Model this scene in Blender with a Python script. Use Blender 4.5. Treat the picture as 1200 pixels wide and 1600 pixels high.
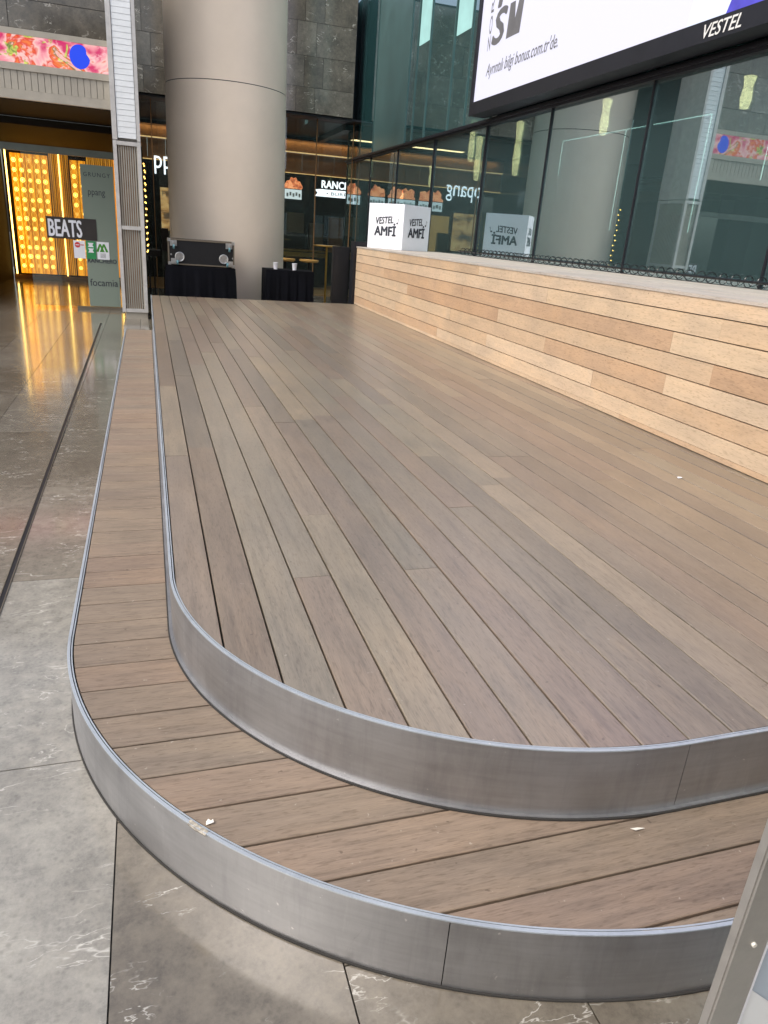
import bpy, bmesh, math, random
from mathutils import Matrix, Vector
R = math.radians
random.seed(7)
for o in list(bpy.data.objects): bpy.data.objects.remove(o)
S = bpy.context.scene
COL = S.collection

# ------------------------------------------------------------------ camera
cam = bpy.data.cameras.new('camera'); co = bpy.data.objects.new('camera', cam); COL.objects.link(co)
cam.sensor_fit = 'HORIZONTAL'; cam.sensor_width = 36; cam.lens = 36*1118.49/1200
cam.clip_start = .02; cam.clip_end = 500
rot = Matrix(((0.9530422, 0.0437477, -0.2996610), (-0.2945749, 0.3634846, -0.8838012), (0.0702579, 0.9305725, 0.3593031)))
co.matrix_world = Matrix.Translation((0, 0, 1.6)) @ rot.to_4x4()
S.camera = co
# ------------------------------------------------------------------ sky and sun
SUN_EL, SUN_AZ = 50, 248          # azimuth clockwise from +Y
W = bpy.data.worlds.new('World'); S.world = W; W.use_nodes = True
nt = W.node_tree; sky = nt.nodes.new('ShaderNodeTexSky'); sky.sky_type = 'NISHITA'; sky.sun_disc = False
sky.sun_elevation = R(SUN_EL); sky.sun_rotation = R(SUN_AZ); sky.air_density = 1.0; sky.dust_density = 5.0; sky.ozone_density = 1.0
nt.nodes['Background'].inputs[1].default_value = 0.15
hs = nt.nodes.new('ShaderNodeHueSaturation'); hs.inputs['Saturation'].default_value = .6
nt.links.new(sky.outputs[0], hs.inputs['Color']); nt.links.new(hs.outputs[0], nt.nodes['Background'].inputs[0])
sl = bpy.data.lights.new('sun', 'SUN'); sl.energy = 1.1; sl.angle = R(28); sl.color = (1, .95, .88)
so = bpy.data.objects.new('sun', sl); COL.objects.link(so)
d = Vector((math.sin(R(SUN_AZ))*math.cos(R(SUN_EL)), math.cos(R(SUN_AZ))*math.cos(R(SUN_EL)), math.sin(R(SUN_EL))))
so.rotation_euler = d.to_track_quat('Z', 'Y').to_euler()
S.view_settings.view_transform = 'Standard'; S.view_settings.look = 'None'; S.view_settings.gamma = 1
S.view_settings.exposure = 0.48
S.render.engine = 'CYCLES'
S.cycles.max_bounces = 10; S.cycles.transparent_max_bounces = 16

# ------------------------------------------------------------------ materials
class NT:
    def __init__(s, name):
        s.m = bpy.data.materials.new(name); s.m.use_nodes = True; s.t = s.m.node_tree
        s.b = s.t.nodes['Principled BSDF']; s.out = s.t.nodes['Material Output']
    def n(s, ty, **kw):
        x = s.t.nodes.new('ShaderNode'+ty)
        for k, v in kw.items():
            if k.startswith('i_'):
                key = k[2:]; x.inputs[int(key) if key.isdigit() else key.replace('_', ' ')].default_value = v
            else: setattr(x, k, v)
        return x
    def l(s, a, b): s.t.links.new(a, b)
    def set(s, **kw):
        for k, v in kw.items(): s.b.inputs[k.replace('_', ' ')].default_value = v
    def ramp(s, fac, stops, interp='LINEAR'):
        r = s.n('ValToRGB'); r.color_ramp.interpolation = interp; e = r.color_ramp.elements
        while len(e) < len(stops): e.new(.5)
        for i, (p, c) in enumerate(stops):
            e[i].position = p; e[i].color = (*c, 1) if len(c) == 3 else c
        s.l(fac, r.inputs[0]); return r.outputs[0]
    def mix(s, fac, a, b, blend='MIX'):
        m = s.n('Mix', data_type='RGBA', blend_type=blend)
        for sock, v in ((m.inputs[0], fac), (m.inputs[6], a), (m.inputs[7], b)):
            if isinstance(v, bpy.types.NodeSocket): s.l(v, sock)
            elif isinstance(v, tuple): sock.default_value = (*v, 1)
            else: sock.default_value = v
        return m.outputs[2]
    def math(s, op, a, b=0., c=None, clamp=False):
        m = s.n('Math', operation=op, use_clamp=clamp)
        for i, v in enumerate((a, b) if c is None else (a, b, c)):
            if isinstance(v, bpy.types.NodeSocket): s.l(v, m.inputs[i])
            else: m.inputs[i].default_value = v
        return m.outputs[0]
    def coords(s, scale=(1, 1, 1), off=None):
        tc = s.n('TexCoord'); mp = s.n('Mapping'); mp.inputs['Scale'].default_value = scale
        src = tc.outputs['Object']
        if off is not None:
            a = s.n('VectorMath', operation='ADD'); s.l(src, a.inputs[0]); s.l(off, a.inputs[1]); src = a.outputs[0]
        s.l(src, mp.inputs[0]); return mp.outputs[0]
    def noise(s, vec, scale, detail=5, rough=.6, dist=0., lac=2.0):
        x = s.n('TexNoise'); s.l(vec, x.inputs['Vector']); x.inputs['Scale'].default_value = scale; x.inputs['Detail'].default_value = detail
        x.inputs['Roughness'].default_value = rough; x.inputs['Distortion'].default_value = dist; x.inputs['Lacunarity'].default_value = lac
        return x.outputs[0]
    def bump(s, h, strength=.2, dist=.01):
        b = s.n('Bump'); b.inputs['Strength'].default_value = strength; b.inputs['Distance'].default_value = dist
        s.l(h, b.inputs['Height']); s.l(b.outputs[0], s.b.inputs['Normal']); return b

def plain(name, col, rough=.5, metal=0., var=.15, nscale=6, bump=0., coat=0., spec=.5):
    k = NT(name); c = k.coords(); n = k.noise(c, nscale, 6, .65)
    dk = tuple(v*(1-var) for v in col); lt = tuple(min(1, v*(1+var)) for v in col)
    k.l(k.ramp(n, [(.3, dk), (.7, lt)]), k.b.inputs['Base Color'])
    r = k.n('MapRange'); k.l(n, r.inputs[0]); r.inputs[3].default_value = max(.02, rough-.07); r.inputs[4].default_value = min(1, rough+.1)
    k.l(r.outputs[0], k.b.inputs['Roughness']); k.set(Metallic=metal, Specular_IOR_Level=spec)
    if coat: k.b.inputs['Coat Weight'].default_value = coat
    if bump: k.bump(k.noise(c, nscale*12, 4), bump, .003)
    return k.m

def emit(name, col, st, var=0., nscale=8):
    k = NT(name); k.set(Base_Color=(*[v*.08 for v in col], 1), Roughness=.4)
    k.b.inputs['Emission Color'].default_value = (*col, 1); k.b.inputs['Emission Strength'].default_value = st
    if var:
        n = k.noise(k.coords(), nscale, 4)
        k.l(k.ramp(n, [(.3, tuple(v*(1-var) for v in col)), (.7, col)]), k.b.inputs['Emission Color'])
    return k.m

def wood(name, axis, cols, rough=.5, contrast=.16, bump=.25, spec=.4, coat=0.):
    """axis: 0 grain along x, 1 along y; 'tid' attribute picks each board's tone and offsets its grain"""
    k = NT(name); at = k.n('Attribute', attribute_name='tid'); at.attribute_type = 'GEOMETRY'
    sep = k.n('SeparateColor'); k.l(at.outputs['Color'], sep.inputs[0])
    off = k.n('VectorMath', operation='SCALE'); k.l(at.outputs['Vector'], off.inputs[0]); off.inputs['Scale'].default_value = 37.
    sc = (.075, 1, 1) if axis == 0 else (1, .075, 1)
    v = k.coords(sc, off.outputs[0])
    grain = k.noise(v, 42, 8, .74, .2)
    fine = k.noise(k.coords((.07, 1, 1) if axis == 0 else (1, .07, 1), off.outputs[0]), 330, 4, .65)
    por = k.noise(k.coords((.16, 1, 1) if axis == 0 else (1, .16, 1), off.outputs[0]), 160, 3, .5)
    wide = k.noise(k.coords((.35, 1, 1) if axis == 0 else (1, .35, 1), off.outputs[0]), 5.5, 4, .55, .6)
    n = len(cols); base = k.ramp(sep.outputs[0], [(i/(n-1), c) for i, c in enumerate(cols)])
    g = k.ramp(grain, [(.25, (1-contrast*1.5,)*3), (.5, (1, 1, 1)), (.78, (1+contrast*.8,)*3)])
    c1 = k.mix(1., base, g, 'MULTIPLY')
    f = k.ramp(fine, [(.3, (1-contrast*.9,)*3), (.62, (1.05,)*3)])
    c2 = k.mix(.7, c1, f, 'MULTIPLY')
    c2 = k.mix(.8, c2, k.ramp(por, [(.34, (.72, .70, .68)), (.44, (1, 1, 1))]), 'MULTIPLY')
    w = k.ramp(wide, [(.3, (.86, .87, .9)), (.5, (1, 1, 1)), (.72, (1.1, 1.06, 1.0))])
    c3 = k.mix(.8, c2, w, 'MULTIPLY')
    # weathering blotches over several boards and small dark pocks
    wz = k.noise(k.coords(), 1.1, 5, .6)
    c4 = k.mix(.55, c3, k.ramp(wz, [(.3, (.76, .78, .8)), (.52, (1, 1, 1)), (.72, (1.1, 1.06, 1.0))]), 'MULTIPLY')
    pk = k.noise(k.coords(), 33, 2, .5)
    c5 = k.mix(1., c4, k.ramp(pk, [(.24, (.6, .58, .58)), (.27, (1, 1, 1))]), 'MULTIPLY')
    dust = k.noise(k.coords(), 60, 2, .5)
    c6 = k.mix(k.ramp(dust, [(.73, (0, 0, 0)), (.78, (.3, .3, .3))]), c5, (.6, .56, .5))
    k.l(c6, k.b.inputs['Base Color'])
    r = k.n('MapRange'); k.l(grain, r.inputs[0]); r.inputs[3].default_value = rough-.08; r.inputs[4].default_value = rough+.14
    k.l(r.outputs[0], k.b.inputs['Roughness']); k.set(Specular_IOR_Level=spec)
    if coat: k.set(Coat_Weight=coat, Coat_Roughness=.3, Coat_IOR=1.6)
    h = k.mix(.5, fine, grain); k.bump(h, bump, .0016)
    return k.m

def steel(name, col, rough, streak=(1, 1, .08), metal=1., smudge=.25):
    k = NT(name); c = k.coords(streak); n = k.noise(c, 90, 5, .7); m = k.noise(k.coords(), 3.2, 7, .7, .4)
    drip = k.noise(k.coords((1, 1, .12)), 14, 5, .7, .3)
    base = k.ramp(m, [(.3, tuple(v*(1-smudge) for v in col)), (.7, col)])
    b2 = k.mix(.42, base, k.ramp(drip, [(.33, (.72, .72, .74)), (.5, (1, 1, 1)), (.62, (1, 1, 1)), (.74, (1.3, 1.3, 1.28))]), 'MULTIPLY')
    hz = k.noise(k.coords((.06, .06, 1)), 60, 4, .6); b2 = k.mix(.35, b2, k.ramp(hz, [(.3, (.8, .8, .8)), (.6, (1.08, 1.08, 1.08))]), 'MULTIPLY')
    sp = k.noise(k.coords(), 55, 2, .4)
    sc_ = k.noise(k.coords((1, 1, .5)), 9, 9, .8, 2.); b2 = k.mix(.5, b2, k.ramp(sc_, [(.30, (.72, .72, .72)), (.4, (1, 1, 1)), (.62, (1, 1, 1)), (.7, (1.25, 1.25, 1.25))]), 'MULTIPLY')
    b3 = k.mix(k.ramp(sp, [(.74, (0, 0, 0)), (.78, (.6, .6, .6))]), b2, (.75, .74, .72))
    k.l(b3, k.b.inputs['Base Color']); k.set(Metallic=metal)
    rr = k.math('ADD', k.math('MULTIPLY', n, .16), k.math('MULTIPLY', m, .3)); rr = k.math('ADD', rr, rough-.2)
    k.l(rr, k.b.inputs['Roughness'])
    k.bump(k.mix(.5, n, m), .14, .003)
    return k.m

def stone(name, c0, c1, vein, rough=.3, scale=1., vamt=1., attr=True, spots=True, spec=.5, coat=0.):
    k = NT(name); off = None
    if attr:
        at = k.n('Attribute', attribute_name='tid'); at.attribute_type = 'GEOMETRY'
        o = k.n('VectorMath', operation='SCALE'); k.l(at.outputs['Vector'], o.inputs[0]); o.inputs['Scale'].default_value = 23.; off = o.outputs[0]
    v = k.coords((scale,)*3, off)
    cloud = k.noise(v, 2.6, 10, .7, .15); mott = k.noise(v, 19, 9, .8, .1)
    base = k.ramp(cloud, [(.28, c0), (.72, c1)])
    base = k.mix(.75, base, k.ramp(mott, [(.3, (.5, .5, .5)), (.5, (1, 1, 1)), (.7, (1.35, 1.34, 1.3))]), 'MULTIPLY')
    if attr:
        sp = k.n('SeparateColor'); k.l(at.outputs['Color'], sp.inputs[0])
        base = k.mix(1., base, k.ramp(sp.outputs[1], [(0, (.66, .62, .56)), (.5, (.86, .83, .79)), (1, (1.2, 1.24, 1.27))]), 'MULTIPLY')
    # thin wandering veins: ridges of stretched noise, broken up by a mask
    def ridge(rz, sc, nz, w, mk, mt, det=5):
        mp = k.n('Mapping'); mp.inputs['Rotation'].default_value = (.3, .2, rz); mp.inputs['Scale'].default_value = sc; k.l(v, mp.inputs[0])
        q = k.noise(mp.outputs[0], nz, det, .58, .25)
        a = k.math('ABSOLUTE', k.math('SUBTRACT', q, .5))
        l = k.ramp(a, [(0, (1, 1, 1)), (w*.4, (.7, .7, .7)), (w, (0, 0, 0))])
        return k.mix(1., l, k.ramp(k.noise(v, mk, 4, .6), [(mt, (0, 0, 0)), (mt+.09, (1, 1, 1))]), 'MULTIPLY')
    vv = k.mix(1., ridge(.9, (.8, 2.6, 1.6), 1.5, .0055, 2.9, .53), ridge(.5, (1, 3.2, 2), 4.2, .010, 5.3, .54), 'ADD')
    vv = k.mix(1., vv, ridge(1.9, (1, 2, 1), 3.0, .006, 4.1, .57), 'ADD')
    av = k.n('VectorMath', operation='ADD'); k.l(v, av.inputs[0])
    vv = k.mix(1., vv, (vamt,)*3, 'MULTIPLY')
    c = k.mix(vv, base, vein)
    if spots:
        s2 = k.n('TexVoronoi', feature='F1'); k.l(av.outputs[0], s2.inputs['Vector']); s2.inputs['Scale'].default_value = 38
        c = k.mix(.5, c, k.ramp(s2.outputs['Distance'], [(.1, (.66, .65, .64)), (.3, (1, 1, 1))]), 'MULTIPLY')
    k.l(c, k.b.inputs['Base Color']); k.set(Specular_IOR_Level=spec)
    r = k.n('MapRange'); k.l(mott, r.inputs[0]); r.inputs[3].default_value = rough-.06; r.inputs[4].default_value = rough+.09
    k.l(r.outputs[0], k.b.inputs['Roughness']); k.bump(k.mix(.5, mott, cloud), .02, .002)
    if coat: k.set(Coat_Weight=coat, Coat_Roughness=.095, Coat_IOR=1.75)
    return k.m

def glass(name, tint, refl_lo, refl_hi, rough=.012, opaque=0., body=(.01, .03, .03), wav=.0):
    k = NT(name); k.t.nodes.remove(k.b)
    tr = k.n('BsdfTransparent'); tr.inputs[0].default_value = (*tint, 1)
    gl = k.n('BsdfGlossy'); gl.inputs['Roughness'].default_value = rough; gl.inputs[0].default_value = (.82, .94, 1.0, 1)
    df = k.n('BsdfDiffuse'); df.inputs[0].default_value = (*body, 1)
    m0 = k.n('MixShader'); m0.inputs[0].default_value = opaque; k.l(tr.outputs[0], m0.inputs[1]); k.l(df.outputs[0], m0.inputs[2])
    lw = k.n('LayerWeight'); lw.inputs[0].default_value = .35
    fr = k.n('MapRange'); k.l(lw.outputs['Facing'], fr.inputs[0]); fr.inputs[3].default_value = refl_lo; fr.inputs[4].default_value = refl_hi
    m1 = k.n('MixShader'); k.l(fr.outputs[0], m1.inputs[0]); k.l(m0.outputs[0], m1.inputs[1]); k.l(gl.outputs[0], m1.inputs[2])
    if wav:
        n = k.noise(k.coords((1, .6, .35)), 1.6, 2, .5); b = k.n('Bump'); b.inputs['Strength'].default_value = wav; b.inputs['Distance'].default_value = .02
        k.l(n, b.inputs['Height']); k.l(b.outputs[0], gl.inputs['Normal'])
    k.l(m1.outputs[0], k.out.inputs[0]); return k.m

M = {}
deck_cols = [(.18, .122, .09), (.275, .205, .142), (.225, .182, .138), (.235, .163, .122), (.18, .142, .112), (.285, .215, .155), (.215, .15, .115), (.24, .192, .145)]
deck_cols = [tuple(1.09*(.80*v+.20*(.3*c[0]+.5*c[1]+.2*c[2]))*t for v, t in zip(c, (1., 1.02, .97))) for c in deck_cols]
M['deck'] = wood('deck_wood', 1, deck_cols, .34, .27, .3, .9, coat=.5)
M['step'] = wood('step_wood', 0, [(.235, .182, .138), (.265, .205, .152), (.25, .198, .15), (.27, .202, .15), (.24, .178, .135)], .46, .27, .4, .5)
M['bench'] = wood('bench_wood', 1, [(.50, .36, .235), (.62, .475, .335), (.56, .42, .285), (.65, .51, .365), (.49, .325, .205), (.60, .455, .31), (.62, .48, .33)], .55, .12, .2, .3)
M['bench_top'] = wood('bench_top_wood', 1, [(.46, .42, .37), (.5, .46, .41), (.48, .43, .38)], .5, .12, .2, .4)
M['floor'] = stone('paving_stone', (.165, .148, .124), (.29, .268, .232), (.58, .56, .51), .16, 1., .8, spec=.7, coat=.65)
M['joint'] = plain('joint', (.03, .028, .026), .8)
M['wall_stone'] = stone('wall_stone', (.065, .06, .048), (.21, .192, .158), (.55, .53, .47), .14, .7, 1., spec=.8, coat=.5)
M['steel'] = steel('satin_steel', (.46, .46, .47), .46, metal=.9, smudge=.25)
M['trim'] = steel('edge_trim', (.5, .55, .6), .38, metal=.4, smudge=.15)
M['alu'] = plain('aluminium', (.62, .61, .59), .42, .4, .12, 9, .05)
M['soffit'] = plain('canopy_soffit', (.035, .03, .025), .7, 0, .15, 4, spec=.06)
M['alu_dk'] = plain('grey_cladding', (.17, .145, .11), .45, .3, .12, 5)
M['alu_panel'] = plain('canopy_panel', (.42, .39, .33), .45, .25, .1, 5)
M['col'] = plain('column_panel', (.78, .68, .56), .4, 0, .04, 1.5)
M['black'] = plain('black_metal', (.012, .012, .014), .45, 0, .2)
M['wall_dark'] = plain('dark_wall', (.012, .01, .008), .8, 0, .2, spec=.1)
M['black_gloss'] = plain('black_gloss', (.01, .011, .013), .12, 0, .2)
M['dark_frame'] = plain('dark_frame', (.014, .015, .021), .4, .2, .2)
M['navy'] = plain('soffit_dark', (.006, .007, .012), .5)
M['cloth'] = plain('black_cloth', (.004, .0045, .007), .95, 0, .35, 3, .2, spec=.12)
M['laminate'] = plain('case_laminate', (.004, .005, .007), .45, 0, .3, 20)
M['chrome'] = plain('zinc', (.6, .62, .63), .3, .9, .2, 20)
M['wheel'] = plain('castor_wheel', (.1, .22, .26), .5)
M['white'] = plain('white_board', (.86, .88, .95), .5, 0, .02)
M['paper'] = plain('paper', (.75, .72, .66), .7, 0, .06)
M['ink'] = plain('black_ink', (.03, .035, .05), .6)
M['letter_grey'] = plain('letter_grey', (.14, .14, .15), .5)
M['silver'] = plain('silver_letter', (.78, .78, .76), .4, .1, .05)
M['gold'] = plain('brass', (.62, .38, .1), .3, .9, .15, 12)
M['bronze'] = plain('bronze_panel', (.30, .16, .07), .4, .3, .2, 3)
M['warm_floor'] = plain('warm_floor', (.35, .22, .1), .4, 0, .2, 3)
M['interior'] = plain('interior_dark', (.045, .065, .068), .5, 0, .3, 2)
M['interior_l'] = plain('interior_grey', (.16, .19, .18), .5, 0, .3, 2)
M['teal_panel'] = plain('teal_panel', (.06, .12, .12), .35, 0, .15, 2)
M['facade'] = glass('facade_glass', (.7, .86, .82), .22, .85, .008, .34, (.12, .20, .21), .06)
M['facade_up'] = glass('upper_glass', (.4, .6, .6), .22, .85, .008, .5, (.06, .17, .18), .06)
M['clear'] = glass('clear_glass', (.86, .92, .89), .05, .6, .01, .04, (.3, .35, .33))
M['frost'] = glass('frosted_glass', (.5, .6, .55), .06, .4, .25, .88, (.27, .33, .28))
M['bulb'] = emit('bulb', (1, .6, .12), 4)
M['bulb_dim'] = emit('bulb_dim', (1, .5, .1), 1.3)
M['gold_lit'] = emit('gold_wire', (1, .5, .07), 1.1)
M['strip'] = emit('warm_strip', (1, .6, .14), 5)
M['strip_d'] = emit('warm_strip_dim', (1, .6, .24), 1.0, .6, 30)
M['screen'] = emit('screen_white', (.80, .79, .95), .78)
M['screen_blue'] = emit('screen_blue', (.13, .11, .78), .95, .5, 2)
M['screen_pale'] = emit('screen_pale', (.68, .74, .9), .95)
M['sign_white'] = emit('sign_white', (.9, .9, 1), 1.6)
M['bag'] = emit('bag_lit', (.75, .8, .85), .85)
M['lamp'] = emit('lamp_gold', (1, .7, .36), 6, .7, 14)
M['line'] = emit('thin_light_line', (.8, .95, .92), 3)
M['painted_sky'] = emit('painted_sky_pane', (.42, .72, .68), .8, .2, 3)  # sky reflection painted as emission, this pane is no lamp
M['green'] = plain('green_print', (.03, .3, .1), .5)
M['red'] = plain('red_print', (.6, .05, .06), .5)
M['panel_blue'] = plain('panel_bluegrey', (.42, .5, .6), .35, 0, .03)
M['panel_white'] = plain('panel_white', (.8, .83, .86), .35, 0, .02)

def amber():
    k = NT('amber_panel'); v = k.coords()
    wv = k.n('TexWave', wave_type='BANDS', bands_direction='X'); k.l(v, wv.inputs[0]); wv.inputs['Scale'].default_value = 2.1; wv.inputs['Distortion'].default_value = 1.5; wv.inputs['Detail'].default_value = 2
    n = k.noise(k.coords((6, 1, .6)), 3, 5, .6, .6)
    c = k.ramp(n, [(.25, (.36, .085, .002)), (.5, (.85, .27, .008)), (.75, (1, .43, .02))])
    c = k.mix(.5, c, k.ramp(wv.outputs[0], [(.0, (.35, .3, .3)), (.5, (1, 1, 1))]), 'MULTIPLY')
    k.l(c, k.b.inputs['Emission Color']); k.b.inputs['Emission Strength'].default_value = 1.15; k.set(Roughness=.3, Base_Color=(.1, .04, .01, 1))
    return k.m
M['amber'] = amber()
def fluted_glow():
    k = NT('fluted_bronze_glow'); n = k.noise(k.coords((14, 1, .3)), 2.2, 5, .6)
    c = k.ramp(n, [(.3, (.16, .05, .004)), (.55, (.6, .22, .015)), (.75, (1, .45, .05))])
    k.l(c, k.b.inputs['Emission Color']); k.l(c, k.b.inputs['Base Color']); k.b.inputs['Emission Strength'].default_value = .8; k.set(Roughness=.3, Metallic=.3)  # amber reflection of the bulbs painted into colour and emission
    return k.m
M['fluted_glow'] = fluted_glow()
def led():
    k = NT('led_image'); v = k.coords((1, 1, 1.3))
    n = k.noise(v, 1.7, 3, .5, 1.2); n2 = k.noise(v, 7, 4, .7, 1.); n3 = k.noise(v, 3.6, 3, .6, .8)
    c = k.ramp(n, [(.34, (.6, .01, .12)), (.41, (.85, .3, .35)), (.46, (.9, .55, .5)), (.5, (.7, .04, .01)), (.545, (.85, .2, .03)), (.57, (.15, .12, .02)), (.6, (.9, .5, .42)), (.68, (.7, .03, .05))])
    c = k.mix(k.ramp(n2, [(.55, (0, 0, 0)), (.62, (.55, .55, .55))]), c, (.98, .6, .62))
    c = k.mix(k.ramp(n3, [(.6, (0, 0, 0)), (.64, (1, 1, 1))]), c, k.ramp(n2, [(.35, (.08, .16, .02)), (.6, (.7, .75, .12))]))
    k.l(c, k.b.inputs['Emission Color']); k.b.inputs['Emission Strength'].default_value = .8; k.set(Base_Color=(.03, .03, .03, 1)); return k.m
M['led'] = led()
def food():
    k = NT('food_print'); n = k.noise(k.coords(), 9, 4, .6, 1.)
    c = k.ramp(n, [(.33, (.16, .02, .01)), (.45, (.7, .12, .03)), (.55, (1, .38, .16)), (.66, (.95, .25, .12)), (.75, (1, .75, .35))])
    k.l(c, k.b.inputs['Emission Color']); k.b.inputs['Emission Strength'].default_value = 1.0; return k.m
M['food'] = food()
def poster():
    k = NT('poster_print'); n = k.noise(k.coords(), 3.2, 4, .6, .6)
    c = k.ramp(n, [(.36, (.05, .02, .01)), (.45, (.45, .2, .05)), (.55, (.75, .42, .15)), (.7, (.85, .55, .25))])
    k.l(c, k.b.inputs['Emission Color']); k.b.inputs['Emission Strength'].default_value = .55; return k.m
M['poster'] = poster()
M['poster_o'] = emit('poster_orange', (.8, .45, .15), .45, .3, 3)

# ------------------------------------------------------------------ mesh helpers
class MB:
    def __init__(s): s.v = []; s.f = []; s.t = []; s.mi = []; s.sm = []
    def add(s, vs, fs, tid=None, mi=0, smooth=False):
        b = len(s.v); s.v += [tuple(v) for v in vs]; t = tid or (0.5, .5, .5)
        for f in fs: s.f.append([b+i for i in f]); s.t.append(t); s.mi.append(mi); s.sm.append(smooth)
        return s
    def box(s, x0, x1, y0, y1, z0, z1, tid=None, mi=0, rz=0, c=None):
        vs = [Vector((x, y, z)) for z in (z0, z1) for x, y in ((x0, y0), (x1, y0), (x1, y1), (x0, y1))]
        if rz:
            c = Vector(c or ((x0+x1)/2, (y0+y1)/2, 0)); m = Matrix.Rotation(rz, 4, 'Z'); vs = [m @ (v-c)+c for v in vs]
        return s.add(vs, [(3, 2, 1, 0), (4, 5, 6, 7), (0, 1, 5, 4), (1, 2, 6, 5), (2, 3, 7, 6), (3, 0, 4, 7)], tid, mi)
    def prism(s, poly, z0, z1, tid=None, mi=0):
        n = len(poly); vs = [(x, y, z) for z in (z0, z1) for x, y in poly]
        return s.add(vs, [tuple(range(n-1, -1, -1)), tuple(range(n, 2*n))]+[(i, (i+1) % n, n+(i+1) % n, n+i) for i in range(n)], tid, mi)
    def cyl(s, c, r, h, axis='z', n=24, r2=None, mi=0, caps=True):
        r2 = r if r2 is None else r2; vs = []
        for rr, hh in ((r, 0), (r2, h)):
            for i in range(n):
                a = 2*math.pi*i/n; p = (rr*math.cos(a), rr*math.sin(a), hh)
                if axis == 'x': p = (p[2], p[0], p[1])
                if axis == 'y': p = (p[0], p[2], p[1])
                vs.append((c[0]+p[0], c[1]+p[1], c[2]+p[2]))
        s.add(vs, [(i, (i+1) % n, n+(i+1) % n, n+i) for i in range(n)], None, mi, True)
        if caps: s.add(vs, [tuple(range(n-1, -1, -1)), tuple(range(n, 2*n))], None, mi)
        return s
    def lathe(s, c, prof, n=28, mi=0):
        vs = [(c[0]+r*math.cos(2*math.pi*i/n), c[1]+r*math.sin(2*math.pi*i/n), c[2]+z) for r, z in prof for i in range(n)]
        return s.add(vs, [(k*n+i, k*n+(i+1) % n, (k+1)*n+(i+1) % n, (k+1)*n+i) for k in range(len(prof)-1) for i in range(n)], None, mi, True)
    def torus(s, c, Rr, r, axis='y', n=20, m=8, mi=0):
        vs = []
        for i in range(n):
            a = 2*math.pi*i/n
            for j in range(m):
                b = 2*math.pi*j/m; q = Rr+r*math.cos(b); p = (q*math.cos(a), q*math.sin(a), r*math.sin(b))
                if axis == 'y': p = (p[0], p[2], p[1])
                if axis == 'x': p = (p[2], p[0], p[1])
                vs.append((c[0]+p[0], c[1]+p[1], c[2]+p[2]))
        return s.add(vs, [(i*m+j, ((i+1) % n)*m+j, ((i+1) % n)*m+(j+1) % m, i*m+(j+1) % m) for i in range(n) for j in range(m)], None, mi, True)
    def build(s, name, mats, parent=None, bevel=0., recalc=True):
        me = bpy.data.meshes.new(name); me.from_pydata(s.v, [], s.f)
        if not isinstance(mats, (list, tuple)): mats = [mats]
        for m in mats: me.materials.append(m)
        me.polygons.foreach_set('material_index', s.mi); me.polygons.foreach_set('use_smooth', s.sm)
        ca = me.color_attributes.new('tid', 'FLOAT_COLOR', 'CORNER'); li = 0; buf = []
        for f, t in zip(s.f, s.t): buf += [*t, 1.]*len(f)
        ca.data.foreach_set('color', buf)
        if recalc or bevel:
            bm = bmesh.new(); bm.from_mesh(me)
            bmesh.ops.remove_doubles(bm, verts=bm.verts, dist=1e-6) if bevel else None
            bmesh.ops.recalc_face_normals(bm, faces=bm.faces)
            if bevel: bmesh.ops.bevel(bm, geom=[e for e in bm.edges if len(e.link_faces) == 2 and e.calc_face_angle(0) > .6], offset=bevel, segments=2, affect='EDGES', clamp_overlap=True)
            bm.to_mesh(me); bm.free()
        if any(s.sm): me.set_sharp_from_angle(angle=R(40))
        return link(name, me, parent)
def link(name, me, parent=None):
    o = bpy.data.objects.new(name, me); COL.objects.link(o)
    if parent is not None:
        o.parent = parent; p = parent; T = Matrix.Identity(4)
        o.matrix_parent_inverse = (Matrix.Translation(-Vector(p['base'])) if 'base' in p else Matrix.Identity(4))
    return o
def tag(o, label=None, cat=None, group=None, kind=None):
    for k, v in (('label', label), ('category', cat), ('group', group), ('kind', kind)):
        if v: o[k] = v
    return o
def thing(name, loc, label, cat, group=None):
    o = bpy.data.objects.new(name, None); COL.objects.link(o); o.location = loc; o['base'] = tuple(float(v) for v in loc); o.empty_display_size = .1
    return tag(o, label, cat, group)
def rnd(): return (random.random(), random.random(), random.random())

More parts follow.
